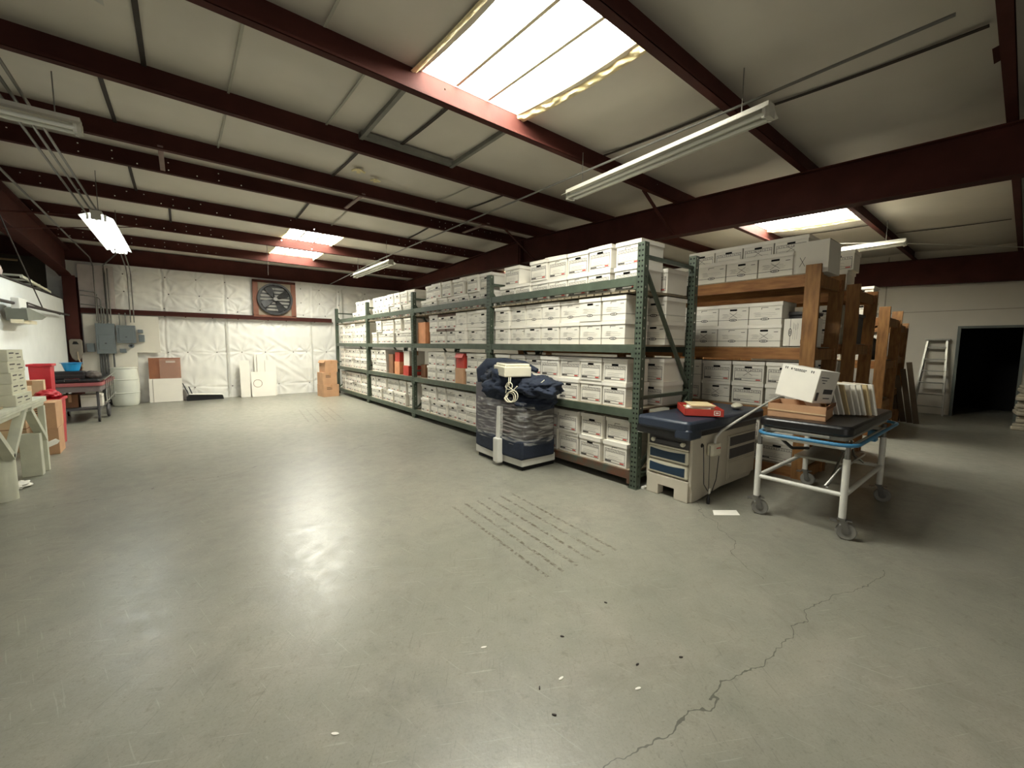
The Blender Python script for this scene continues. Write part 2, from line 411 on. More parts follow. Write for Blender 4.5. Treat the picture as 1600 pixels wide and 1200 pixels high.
# purlins: Z section, web pierced with bolt holes
def purlin(y, label, holes=(), x0=XL, x1=XR, flip=1):
    zb = zpb(y); b = MB()
    xs = [x0]
    for hx in sorted(holes): xs += [hx-.007, hx+.007]
    xs.append(x1)
    zs = [0, .048, .062, .142, .156, PD]
    hs = {}
    for j, hx in enumerate(sorted(holes)): hs[2*j+1] = rnd.choice([(1,), (3,), (1, 3)])
    n = len(xs); vs = [(x, y, zb+z) for z in zs for x in xs]; fs = []
    for k in range(5):
        for i in range(n-1):
            if i in hs and k in hs[i]: continue
            fs.append((k*n+i, k*n+i+1, (k+1)*n+i+1, (k+1)*n+i))
    vo = len(vs)
    b.add(vs, fs); b.add([(v[0], v[1]+.004, v[2]) for v in vs], fs)
    b.box(x0, x1, y-.066*flip if flip > 0 else y, y+.004 if flip > 0 else y+.066, zb-.004, zb)
    b.box(x0, x1, y-.002, y+.066 if flip > 0 else y+.002, zb+PD, zb+PD+.004)
    b.box(x0, x1, (y-.066) if flip > 0 else y+.062, (y-.062) if flip > 0 else y+.066, zb-.004, zb+.018)
    return tag(b.build('roof_purlin', M_steel, fix=False), label, 'purlin', 'roof purlins')
def hx(a, b_, n): return [a+(b_-a)*(i+.3*rnd.random())/n for i in range(n)]
purlin(-1.27, 'dark roof purlin behind the camera position')
purlin(.26, 'red-brown roof purlin directly overhead at the right frame edge')
purlin(1.77, 'red-brown purlin along the near edge of the big skylight', [5.05, 5.1, 5.15, 5.3, 5.5, 6.2])
purlin(3.34, 'red-brown purlin lit along the far edge of the big skylight', [1.9, 1.95, 5.2])
purlin(4.84, 'red-brown purlin, next one behind the skylight-lit purlin')
purlin(6.37, 'red-brown ridge purlin on the near side of the ridge')
purlin(7.23, 'red-brown ridge purlin on the far side, pierced by bolt holes', hx(-2.2, 1, 12)+hx(3.8, 5.6, 12))
purlin(8.76, 'red-brown purlin, first beyond the ridge, with bolt holes', hx(-2, .9, 16)+[1.7, 2.1]+hx(3.8, 5.6, 14))
purlin(10.29, 'red-brown purlin between the two far skylights', hx(-2, .9, 16)+[1.8, 2.4]+hx(3.8, 5.6, 14))
purlin(11.9, 'red-brown purlin, last one before the fan wall', hx(-2, .9, 16)+hx(3.8, 5.6, 10))
b = MB(); ze = zpb(13.1)
b.box(XL, XR, 13.18, 13.19, ze-.19, ze+.17); b.box(XL, XR, 13.12, 13.2, ze-.2, ze-.19)
tag(b.build('eave_strut', M_steel), 'deep red-brown eave beam along the top of the fan wall', 'beam')
for x in (-.08, 2.21, 4.47):
    b = MB(); b.bar((x, 6.3, zpb(6.37)+.02), (x, 7.25, zpb(7.23)+.02), .05, .02)
    tag(b.build('ridge_strut', mat('dusty_steel', (120, 96, 88), .6)), 'short strut joining the two ridge purlins, ' + {-.08: 'left one', 2.21: 'middle one', 4.47: 'right one'}[x], 'strut')

# frames
def frame(name, X, pts, label, w=.16, braces=()):
    t = thing(name, label, 'roof frame', (X, pts[0][0], 0))
    y00 = pts[0][0]
    for nm, wd, sel in (('web', .014, 0), ('bottom_flange', w, 1), ('top_flange', w, 2)):
        b = MB()
        for (ya, ba, ta), (yb, bb, tb) in zip(pts[:-1], pts[1:]):
            if sel == 0: q = (ba, ta, bb, tb)
            elif sel == 1: q = (ba-.012, ba, bb-.012, bb)
            else: q = (ta-.012, ta, tb-.012, tb)
            h = wd/2; ya_, yb_ = ya-y00, yb-y00
            vs = [(-h, ya_, q[0]), (h, ya_, q[0]), (h, ya_, q[1]), (-h, ya_, q[1]), (-h, yb_, q[2]), (h, yb_, q[2]), (h, yb_, q[3]), (-h, yb_, q[3])]
            b.add(vs, [(0, 3, 2, 1), (4, 5, 6, 7), (0, 1, 5, 4), (1, 2, 6, 5), (2, 3, 7, 6), (3, 0, 4, 7)])
        b.build(nm, M_steel, t)
    for yb in braces:
        b = MB(); zb = [p for p in pts]
        def bot(y):
            for (a0, b0, c0), (a1, b1, c1) in zip(pts[:-1], pts[1:]):
                if a0 <= y <= a1: return b0+(b1-b0)*(y-a0)/(a1-a0)
            return pts[-1][1]
        b.bar((-.78, yb-y00+.03, zpb(yb)+.02), (-.02, yb-y00+.03, bot(yb)+.02), .045, .012)
        b.bar((.78, yb-y00+.03, zpb(yb)+.02), (.02, yb-y00+.03, bot(yb)+.02), .045, .012)
        b.build('flange_brace', M_steel, t)
    return t
R2 = frame('roof_frame', 5.7, [(YF, 2.80, zpb(YF)-.002), (.13, 2.95, zpb(.13)-.002), (2.1, 3.02, zpb(2.1)-.002), (6.8, 3.18, zpb(6.8)-.01), (9.9, 3.23, zpb(9.9)-.002), (13.05, 3.17, zpb(13.05)-.002)],
           'deep red-brown roof frame crossing above the file boxes', braces=(3.34, 6.37))
for dy in (-.03, .03):
    pl_ = MB(); pl_.box(-.1, .1, 6.8-YF+dy-.012, 6.8-YF+dy+.012, 3.14, 3.62); pl_.build('splice_plate', M_steel, R2)
R3 = frame('roof_frame', XR-.12, [(YF, 2.66, zpb(YF)-.002), (.15, 2.83, zpb(.15)-.002), (2.4, 2.93, zpb(2.4)-.002), (6.8, 3.1, zpb(6.8)-.01), (13.05, 3.05, zpb(13.05)-.002)], 'red-brown roof frame above the doorway wall at right')
R1 = frame('roof_frame', -1.88, [(YF, 2.95, zpb(YF)-.002), (6.8, 3.16, zpb(6.8)-.01), (8.9, 3.07, zpb(8.9)-.002), (10.4, 3.01, zpb(10.4)-.002), (12.7, 2.9, zpb(12.7)-.002), (13.05, 2.85, zpb(13.05)-.002)], 'red-brown roof frame above the white partition at left', w=.2)
def column(x, y, z1, label):
    t = thing('steel_column', label, 'column', (x, y, 0))
    MB().box(-.1, .1, -.16, -.148, 0, z1).build('flange', M_steel, t)
    MB().box(-.1, .1, .148, .16, 0, z1).build('flange', M_steel, t)
    MB().box(-.007, .007, -.148, .148, 0, z1).build('web', M_steel, t)
    MB().box(-.13, .13, -.18, .18, 0, .02).build('base_plate', M_steel, t)
column(-1.83, 13.08, 2.86, 'red-brown steel column beside the grey electrical boxes')

# back wall (quilted insulation, pinned)
def quilt(x0, x1, z0, z1, y, pins, name, seed, amp=1.0):
    def fn(u, v):
        X = x0+(x1-x0)*u; Z = z0+(z1-z0)*v
        d = 0.03
        h = 0; bul = 1.0
        for (px, pz) in pins:
            dx, dz = X-px, Z-pz; r = math.hypot(dx, dz)
            if r < .8:
                bul = min(bul, r/.45)
                th = math.atan2(dz, dx)
                h += .0065*math.sin(th*9+px*7+2*noise.noise(Vector((px*3, pz*3, th))))*math.exp(-((r-.18)/.22)**2)
                h += .004*math.sin(th*17+pz*5)*math.exp(-((r-.1)/.12)**2)
        h += .010*noise.noise(Vector((X*3, Z*5, seed)))+.006*noise.noise(Vector((X*9, Z*3, seed+4)))
        for zr in (1.2, 2.62, .3):
            h -= .016*math.exp(-((Z-zr-.012*math.sin(X*5+zr))/.016)**2)*(.6+.4*math.sin(X*3))
        for xr_ in (.93, 3.0, -.32, 3.75):
            h -= .02*math.exp(-((X-xr_-.01*math.sin(Z*7))/.018)**2)-.012*math.exp(-((X-xr_-.05)/.02)**2)
        h += .012*max(0, noise.noise(Vector((X*1.3+Z*2.2, (X-Z)*.9, seed+9))))*math.sin((X*.8+Z)*26)
        return (X, y-(d*max(0, min(1, bul))**.7+h)*amp, Z)
    b = MB(); b.grid(int((x1-x0)/.02), int((z1-z0)/.02), fn)
    b.box(x0, x1, y+.02, y+.04, z0, z1)
    o = b.build(name, M_quilt, fix=False); o.data.polygons.foreach_set('use_smooth', [True]*len(o.data.polygons)); return tag(o, kind='structure')
pl_low = [(x, 2.08) for x in (-.3, .1, .65, 1.2, 1.9, 2.35, 3.1, 3.6)]+[(x, 1.2) for x in (-.28, .1, .7, 1.25, 1.8, 2.5, 2.85, 3.4)]+[(x, .3) for x in (.2, 1.0, 2.1, 2.9)]
pl_hi = [(x, 3.02) for x in (-1.0, -.25, .35, .95, 2.75, 3.25, 3.8, 4.6)]+[(x, 2.62) for x in (-1.0, -.2, .4, 1.0, 2.75, 3.25, 3.8, 4.5)]+[(x, 2.27) for x in (-.3, .4, 1.2, 2.8, 3.4)]
quilt(-2.2, 6.4, 0, 2.16, YB, pl_low, 'wall_back', 1)
quilt(-2.2, 6.4, 2.16, 3.4, YB, pl_hi, 'wall_back', 2)
tag(MB().box(-2.2, 6.4, YB+.045, YB+.14, 0, 3.9).build('wall_back', M_quilt), kind='structure')
tag(MB().box(6.4, XR, YB, YB+.1, 0, 3.9).build('wall_back', M_wallw), kind='structure')
tag(MB().box(XL, -2.2, YB, YB+.1, 0, 3.9).build('wall_back', mat('left_wall_shade_tone', (70, 62, 52), .9)), kind='structure')  # shade of the unlit bay put into this wall's dark colour
b = MB()
for (px, pz) in pl_low+pl_hi: b.cyl((px, YB-.022, pz), (px, YB-.03, pz), .014, 8)
tag(b.build('insulation_pins', M_seam), 'dark round pins holding the quilted white insulation on the fan wall', 'pins', kind='stuff')
b = MB()
for x in (.93, 3.0, 3.92): b.box(x-.012, x+.012, YB-.06, YB-.045, .1, 2.1)
b.box(3.88, 3.9, YB-.07, YB-.05, 2.2, 3.1)
tag(b.build('trim_1', mat('wall_seam_tape', (196, 194, 184), .6)), kind='structure')
b = MB(); b.box(-1.72, 3.55, 13.12, 13.2, 2.13, 2.14); b.box(-1.72, 3.55, 13.12, 13.13, 2.08, 2.19); b.box(-1.72, 3.55, 13.12, 13.22, 2.185, 2.195)
tag(b.build('steel_girt', M_steel), 'long red-brown girt running across the quilted fan wall', 'girt')
b = MB(); b.box(-1.7, -.42, 13.14, 13.2, 1.2, 2.06); b.box(-1.78, -.84, 13.145, 13.2, .05, 1.2)
tag(b.build('backing_board', mat('white_backing_board', (222, 217, 203), .6, var=.03)), 'white plywood backing board behind the grey electrical boxes', 'board')
b = MB(); b.box(-1.72, -1.15, 13.15, 13.2, 2.2, 3.15)
b.box(-1.5, -1.49, 13.14, 13.15, 2.2, 3.15); b.box(-1.3, -1.285, 13.14, 13.15, 2.2, 3.15)
tag(b.build('sheet_panel', mat('lilac_grey_sheet', (186, 176, 170), .5)), 'greyish metal sheet panel on the wall above the electrical boxes', 'panel')

# other walls
DY0, DY1, DZ = .07, .92, 1.9
b = MB(); b.box(XR, XR+.12, YF, DY0, 0, 4.0); b.box(XR, XR+.12, DY1, YB, 0, 4.0); b.box(XR, XR+.12, DY0, DY1, DZ, 4.0)
tag(b.build('wall_right', M_wallw), kind='structure')
b = MB()
for y in (2.2, 4.6, 7.0): b.box(XR-.006, XR, y-.012, y+.012, 0, 3.6)
b.box(XR-.006, XR, -3, 12, 2.28, 2.295)
tag(b.build('trim_2', mat('panel_joint', (150, 144, 130), .7)), kind='structure')
b = MB(); fw = .05
b.box(XR-.03, XR+.14, DY1, DY1+fw, 0, DZ+fw); b.box(XR-.03, XR+.14, DY0-fw, DY0, 0, DZ+fw); b.box(XR-.03, XR+.14, DY0, DY1, DZ, DZ+fw)
tag(b.build('door_1', mat('grey_green_door_frame', (92, 98, 92), .5)), kind='structure')
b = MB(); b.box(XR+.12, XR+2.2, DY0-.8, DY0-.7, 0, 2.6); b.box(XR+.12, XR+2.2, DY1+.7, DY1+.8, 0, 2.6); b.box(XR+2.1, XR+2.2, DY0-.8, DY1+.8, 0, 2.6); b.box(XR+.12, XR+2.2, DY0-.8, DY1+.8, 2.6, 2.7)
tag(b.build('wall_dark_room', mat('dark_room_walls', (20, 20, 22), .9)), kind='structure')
tag(MB().box(XL-.1, XL, YF, YB, 0, 4.0).build('wall_left', mat('left_wall_shade_tone', (70, 62, 52), .9)), kind='structure')  # same dark colour, standing for the shade of the unlit bay
tag(MB().box(XL, XR, YF-.1, YF, 0, 4.0).build('wall_front', M_wallw), kind='structure')
# white partition at left
b = MB(); b.box(-2.05, -1.93, 5.0, 12.85, 0, 2.34); tag(b.build('wall_partition', M_part, bevel=.01), kind='structure')
tag(MB().box(-2.1, -1.91, 5.0, 12.5, 2.34, 2.365).build('trim_3', M_seam), kind='structure')

# ---------------------------------------------------------------- lamps
def fixture(label, loc, rz, L_, tubes, lit=False, w=.24, chain=None, group=None):
    t = thing('fluorescent_light', label, 'light fixture', loc, rz, group)
    b = MB(); prof = [(-w/2, 0), (-w/2+.004, .004), (-.05, .045), (-.05, .075), (.05, .075), (.05, .045), (w/2-.004, .004), (w/2, 0), (.046, .04), (-.046, .04)]
    b.prism([(x, z) for x, z in prof], -L_/2, L_/2, 'Y'); b.build('reflector', M_fixt, t)
    h = MB(); h.box(-.045, .045, -L_/2-.005, -L_/2+.03, -.03, .045); h.build('end_cap', M_fixt, t)
    h = MB(); h.box(-.045, .045, L_/2-.03, L_/2+.005, -.03, .045); h.build('end_cap', M_fixt, t)
    n = tubes
    for k in range(n):
        x = (k-(n-1)/2)*(.075 if n > 2 else .09)
        q = MB(); q.cyl((x, -L_/2+.03, .012-.02), (x, L_/2-.03, .012-.02), .0165, 12)
        q.build('tube', M_tube if lit else M_tubeoff, t, smooth=True)
        for s in (-1, 1):
            q = MB(); q.box(x-.012, x+.012, s*(L_/2-.03)-.01, s*(L_/2-.03)+.01, -.035, .04); q.build('lamp_holder', M_wpaint, t)
    if chain:
        for s in (-1, 1):
            q = MB(); q.cyl((0, s*L_*.4, .07), (0, s*L_*.4, chain), .004, 6); q.build('hanger', M_galv, t)
    return t
fixture('long unlit white strip light hanging at centre right under the roof', (3.52, 2.38, 3.16), -.06, 2.15, 2, chain=.42)
fixture('short unlit strip light hanging over the aisle by the green rack', (3.5, 9.6, 3.14), 0, 2.3, 2, chain=.5)
fixture('bright lit strip light hanging at left by the cables', (-.72, 8.2, 2.92), 0, 2.4, 3, lit=True, w=.3, chain=.6)
fixture('pale unlit strip light at far left running across the bay', (-1.2, 4.72, 3.08), PI/2, 1.35, 2, chain=.38)
fixture('unlit strip light cut by the top left corner of view', (-.40, 2.15, 3.22), 0, 2.1, 2, w=.34, chain=.18)
fixture('unlit strip light in the second bay right of the tall box', (8.85, 2.5, 3.08), 0, 2.4, 2, chain=.4)
tag(MB().tube([(3.5, .4, 3.33), (3.5, 1.8, 3.33), (3.5, 5, 3.33), (3.52, 9, 3.32), (3.5, 13.0, 3.2)], .011, 8).build('conduit_line', M_galv, smooth=True), 'thin grey conduit line running above the unlit aisle lamps to the wall', 'conduit')
for i, (x, z, nm) in enumerate(((-.80, 3.2, 'right one'), (-.86, 3.2, 'middle one'), (-.93, 3.2, 'left one'))):
    xe = (-.85, -.91, -1.28)[i]; 
    pts = [(x, .8, z), (x, 6, z), (x, 11.4, z-.02), (xe, 12.9, 3.13), (xe, 13.08, 3.0), (xe, 13.08, 1.9)]
    tag(MB().tube(pts, .011, 8).build('conduit_run', M_galv, smooth=True), 'grey conduit from the ceiling to the electrical boxes, '+nm, 'conduit')
tag(MB().tube([(-1.32, 3, 3.2), (-1.42, 12.4, 3.2), (-1.46, 13.08, 3.1), (-1.46, 13.08, 1.9)], .012, 8).build('conduit_run', M_galv, smooth=True), 'grey conduit dropping beside the steel column, leftmost of four', 'conduit')
tag(MB().bar((-1.87, 9.0, 3.0), (-.35, 9.6, 3.42), .04, .01).build('sway_brace', M_steel), 'thin dark brace slanting from the left roof frame to a purlin', 'brace')
tag(MB().tube([(-1.0, 8.79, 3.3), (-1.87, 8.4, 3.1)], .012, 6).build('sway_brace', M_steel), 'short dark brace at the left frame above the cables', 'brace')
tag(MB().cyl((1.62, 11.0, 3.68), (1.62, 11.0, 3.0), .005, 6).build('hanging_wire', M_seam), 'thin dark wire hanging above the wall fan', 'wire')
tag(MB().tube([(12.2, -.2, 3.25), (9.2, 1.6, 3.2), (7.0, 2.6, 3.0)], .006, 6).build('hanging_wire', M_wpaint, smooth=True), 'thin pale wire strung across the second bay', 'wire')

# ---------------------------------------------------------------- electrical gear
def ebox(name, label, x0, x1, z0, z1, d=.13, door=True):
    t = thing(name, label, 'electrical box', ((x0+x1)/2, 13.14, z0)); w = (x1-x0)/2; h = z1-z0
    MB().box(-w, w, -d, 0, 0, h).build('housing', M_gbox, t, bevel=.006)
    if door:
        MB().box(-w*.72, w*.8, -d-.012, -d, h*.12, h*.62 if h > .5 else h*.85).build('door', M_gbox, t, bevel=.004)
        MB().box(-w*.1, w*.1, -d-.02, -d-.012, h*.33, h*.36).build('latch', M_dark, t)
    return t
ebox('breaker_panel', 'large grey breaker panel on the white backing board', -1.50, -1.19, 1.18, 1.86)
ebox('breaker_panel', 'smaller square grey breaker panel right of the large one', -1.16, -.84, 1.42, 1.83)
ebox('disconnect_box', 'small grey switch box left of the large breaker panel', -1.66, -1.54, 1.22, 1.41, .1, False)
ebox('disconnect_box', 'small grey box right of the square breaker panel', -.79, -.69, 1.45, 1.62, .1, False)
ebox('disconnect_box', 'tiny grey outlet box above its twin at right', -.80, -.71, 1.66, 1.74, .08, False)
ebox('disconnect_box', 'tiny grey outlet box low right of the large panel', -1.13, -1.02, 1.2, 1.29, .08, False)
t = thing('round_meter', 'round grey outlet below the square breaker panel', 'outlet', (-.93, 13.14, 1.36))
MB().lathe([(.0, -.08), (.05, -.08), (.05, 0)], axis='Y', n=16).build('housing', M_gbox, t, smooth=True); MB().lathe([(0, -.085), (.025, -.085), (.025, -.08)], axis='Y', n=12).build('socket', M_dark, t)
for i, (x, z0, z1) in enumerate(((-1.46, .0, 1.18), (-1.42, .0, 1.18), (-1.38, .0, 1.18), (-1.34, .0, 1.18), (-1.24, .0, 1.18), (-1.44, 1.86, 2.5), (-1.39, 1.86, 2.4), (-1.35, 1.86, 2.2), (-1.30, 1.86, 3.1), (-1.24, 1.86, 3.1), (-1.1, 1.83, 2.1), (-1.0, 1.83, 2.12))):
    nm = 'below the large breaker panel' if i < 5 else 'above the grey breaker panels'; nth = ORD[i if i < 5 else i-5]
    pts = [(x, 13.1, z0), (x, 13.1, z1)]
    if 5 <= i < 8: pts += [(x-.05, 13.08, z1+.05), (-1.7, 13.06, z1+.07)]
    tag(MB().tube(pts, .013 if i > 4 else .016, 8).build('conduit_pipe', M_galv if i > 4 else mat('dark_pipe', (84, 84, 82), .5), smooth=True), 'grey conduit pipe %s, %s from the left' % (nm, nth), 'pipe', 'conduit pipes '+nm)
# hooded plastic case on column
t = thing('hard_hat_case', 'grey moulded plastic shell hung on the steel column', 'case', (-1.8, 12.88, 1.03))
MB().prism([(-.07, .06), (-.1, .18), (-.1, .44), (-.07, .47), (.07, .47), (.1, .44), (.1, .15), (.05, .02), (-.02, 0)], -.03, .03, 'Y').build('shell', mat('taupe_plastic', (124, 116, 104), .5), t, bevel=.012)
MB().prism([(-.05, .36), (.05, .36), (.02, .42), (-.03, .42)], -.04, -.03, 'Y').build('opening', M_dark, t)
MB().tube([(.02, -.04, .2), (.03, -.06, .05), (.09, -.1, -.15), (.08, -.2, -.25)], .012, 8).build('hose', mat('tan_hose', (168, 150, 124), .6), t, smooth=True)

# wall fan
t = thing('exhaust_fan', 'large round black exhaust fan in a wooden frame on the back wall', 'fan', (2.07, 13.14, 2.66))
MB().box(-.52, -.40, -.03, .06, -.46, .47).build('frame_board', M_bronze, t); MB().box(.40, .52, -.03, .06, -.46, .47).build('frame_board', M_bronze, t)
MB().box(-.52, .52, -.03, .06, -.49, -.44).build('frame_board', M_bronze, t); MB().box(-.52, .52, -.03, .06, .44, .50).build('frame_board', M_steel, t)
MB().box(-.4, .4, .0, .02, -.44, .44).build('shroud', mat('tan_shroud', (140, 128, 108), .6), t)
MB().lathe([(.38, -.09), (.43, -.09), (.43, -.06), (.43, -.02), (.38, -.02), (.38, -.09)], axis='Y', n=40).build('ring', M_fan, t, smooth=True)
MB().lathe([(0, -.015), (.38, -.015)], axis='Y', n=40).build('backplate', M_fan, t)
for k in range(7):
    z = -.29+k*.095; w = math.sqrt(max(.01, .36**2-z*z))
    MB().bar((-w, -.03, z), (w, -.03, z), .012, .055).build('louvre', M_louv, t)
for k in range(4):
    a = k*PI/2+.5; b = MB()
    ca, sa = math.cos(a), math.sin(a)
    vs = [(r*ca-s*sa*w, -.055-.02*s, r*sa+s*ca*w) for r, w in ((.06, .035), (.2, .08), (.35, .1)) for s in (-1, 1)]
    b.add(vs, [(0, 1, 3, 2), (2, 3, 5, 4)]); b.add([(v[0], v[1]+.004, v[2]) for v in vs], [(2, 3, 1, 0), (4, 5, 3, 2)]); b.build('blade', M_fan, t)
MB().lathe([(0, -.12), (.05, -.12), (.055, -.05)], axis='Y', n=20).build('hub', mat('hub_grey', (120, 118, 114), .4), t, smooth=True)
for r in (.36,):
    MB().tube([(r*math.cos(a*PI/16), -.1, r*math.sin(a*PI/16)) for a in range(32)], .003, 5, closed=True).build('guard_ring', M_fan, t)
for k in range(8):
    a = k*PI/4; MB().cyl((.05*math.cos(a), -.1, .05*math.sin(a)), (.39*math.cos(a), -.09, .39*math.sin(a)), .003, 5).build('guard_spoke', M_fan, t)

# ---------------------------------------------------------------- file boxes
def front_print(b, kind, w, h, rng, xmark=False):
    x = -.0012                                   # prints sit on the front face (front faces -X)
    def q(u0, u1, v0, v1, mi): b.add([(x, -u0, v0), (x, -u1, v0), (x, -u1, v1), (x, -u0, v1)], [(0, 1, 2, 3)], mi)
    def ln(u0, v0, u1, v1, t_, mi):
        t_ *= 1.3
        d = Vector((u1-u0, v1-v0)); n = Vector((-d.y, d.x)).normalized()*t_/2
        b.add([(x-.0004, -(u0+n.x), v0+n.y), (x-.0004, -(u1+n.x), v1+n.y), (x-.0004, -(u1-n.x), v1-n.y), (x-.0004, -(u0-n.x), v0-n.y)], [(0, 1, 2, 3)], mi)
    hw = w/2
    if kind == 'A':
        l, r, bt, tp = -hw+.018, hw-.018, .022, h-.088
        for a in ((l, r, bt, bt+.0045), (l, r, tp, tp+.0045), (l, l+.0045, bt, tp), (r-.0045, r, bt, tp), (l, r, tp-.030, tp-.0265), (l, r, bt+.026, bt+.029)): q(*a, 2)
        for k in range(1, 6): q(l+(r-l)*k/6, l+(r-l)*k/6+.004, tp-.028, tp, 2)
        for k in range(6):
            c = l+(r-l)*(k+.5)/6; q(c-.012, c+.010, tp-.014, tp-.009, 3); q(c-.008, c+.012, tp-.022, tp-.018, 3)
        q(l+.006, l+.085, bt+.008, bt+.022, 4); 
        for k in range(5): q(l+.008+k*.014, l+.010+k*.014, bt+.008, bt+.022, 1)
        q(r-.066, r-.014, bt+.008, bt+.021, 5)
        for k in range(3):
            v = bt+.036+k*.018; u = l+.02+rng.random()*.03; e = r-.03-rng.random()*.08
            q(u, e, v, v+.0022, 3)
    else:
        v0 = .062
        q(-hw, -.044, v0, v0+.0045, 2); q(.044, hw, v0, v0+.0045, 2)
        pts = [(.046*math.cos(a*PI/8), v0+.0015+.016*math.sin(a*PI/8)) for a in range(16)]
        b.add([(x, -u, v) for u, v in pts], [tuple(range(16))], 4)
        pts = [(.036*math.cos(a*PI/8), v0+.0015+.0085*math.sin(a*PI/8)) for a in range(16)]
        b.add([(x-.0003, -u, v) for u, v in pts], [tuple(range(16))], 1)
        b.add([(x-.0005, .02, v0-.002), (x-.0005, -.02, v0-.002), (x-.0005, -.02, v0+.005), (x-.0005, .02, v0+.005)], [(0, 1, 2, 3)], 4)
        q(hw-.07, hw-.025, h-.089, h-.083, 4)
        for k in range(3):
            v = .092+k*.019; u = -hw+.03+rng.random()*.03; e = hw-.04-rng.random()*.06
            q(u, e, v, v+.002, 3); q(u+.01, u+.07, v+.006, v+.0085, 3)
    if xmark:
        ln(-.05, .08, .045, .155, .0028, 2); ln(-.045, .155, .05, .085, .0028, 2)
def make_box(kind, w=.302, d=.39, h=.255, seed=0, xmark=False, lidmat=None, handle='dark'):
    rng = random.Random(seed); b = MB(); zt = h-.012
    hw = w/2; v0, v1 = h-.082, h-.06      # handle opening in the front face: build the face around it
    if handle == 'dark':
        for (u0, u1, a, c) in ((-hw, hw, 0, v0), (-hw, -.042, v0, v1), (.042, hw, v0, v1), (-hw, hw, v1, zt)):
            b.add([(0, -u0, a), (0, -u1, a), (0, -u1, c), (0, -u0, c)], [(0, 1, 2, 3)])
        b.add([(.03, .042, v0), (.03, -.042, v0), (.03, -.042, v1), (.03, .042, v1)], [(0, 1, 2, 3)], 6)  # near-black lining puts the shade inside the opening into its colour
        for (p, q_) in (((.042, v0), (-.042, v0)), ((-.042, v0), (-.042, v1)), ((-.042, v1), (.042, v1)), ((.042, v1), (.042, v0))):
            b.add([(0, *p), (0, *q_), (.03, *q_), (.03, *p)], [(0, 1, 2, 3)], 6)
    else:
        b.add([(0, hw, 0), (0, -hw, 0), (0, -hw, zt), (0, hw, zt)], [(0, 1, 2, 3)])
        for (u0, u1, a, c) in ((-.042, .03, v1-.003, v1+.002), (-.042, -.036, v0, v1)):
            b.add([(-.0012, -u0, a), (-.0012, -u1, a), (-.0012, -u1, c), (-.0012, -u0, c)], [(0, 1, 2, 3)], 4)
    b.add([(0, -hw, 0), (d, -hw, 0), (d, hw, 0), (0, hw, 0), (0, -hw, zt), (d, -hw, zt), (d, hw, zt), (0, hw, zt)], [(0, 1, 5, 4), (1, 2, 6, 5), (2, 3, 7, 6), (0, 3, 2, 1), (4, 5, 6, 7)])
    if kind == 'B':
        for s in (-1, 1): b.add([(0, s*(hw+.0012), .062), (d, s*(hw+.0012), .062), (d, s*(hw+.0012), .065), (0, s*(hw+.0012), .065)], [(0, 1, 2, 3)], 2)
    if kind in 'AB': front_print(b, kind, w, h, rng, xmark)
    L_ = MB(); o_ = .009; zl = h-.043
    L_.box(-o_, d+o_, -hw-o_, hw+o_, h-.004, h)
    for a in ((-o_, -o_+.003, -hw-o_, hw+o_), (d+o_-.003, d+o_, -hw-o_, hw+o_), (-o_, d+o_, -hw-o_, -hw-o_+.003), (-o_, d+o_, hw+o_-.003, hw+o_)): L_.box(*a, zl, h)
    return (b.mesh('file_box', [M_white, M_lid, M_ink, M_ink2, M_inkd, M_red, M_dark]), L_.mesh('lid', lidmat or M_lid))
VAR = {}
for i in range(4):
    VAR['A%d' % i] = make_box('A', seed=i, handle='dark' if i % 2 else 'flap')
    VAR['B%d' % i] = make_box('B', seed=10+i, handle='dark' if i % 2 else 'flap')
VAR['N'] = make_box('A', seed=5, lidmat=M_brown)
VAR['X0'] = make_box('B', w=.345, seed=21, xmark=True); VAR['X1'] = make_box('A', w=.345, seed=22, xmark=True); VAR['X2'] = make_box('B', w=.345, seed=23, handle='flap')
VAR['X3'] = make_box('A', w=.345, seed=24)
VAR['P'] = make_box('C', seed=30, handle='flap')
NB = [0]
def put_box(var, x, y, z, rz, label, group, rot=None, cat='box'):
    bm_, lm = VAR[var]
    o = bpy.data.objects.new('file_box', bm_); COL.objects.link(o); o.location = (x, y, z); o.rotation_euler = rot or (0, 0, rz)
    tag(o, label, cat, group)
    l = bpy.data.objects.new('lid', lm); COL.objects.link(l); l.parent = o
    NB[0] += 1
    return o

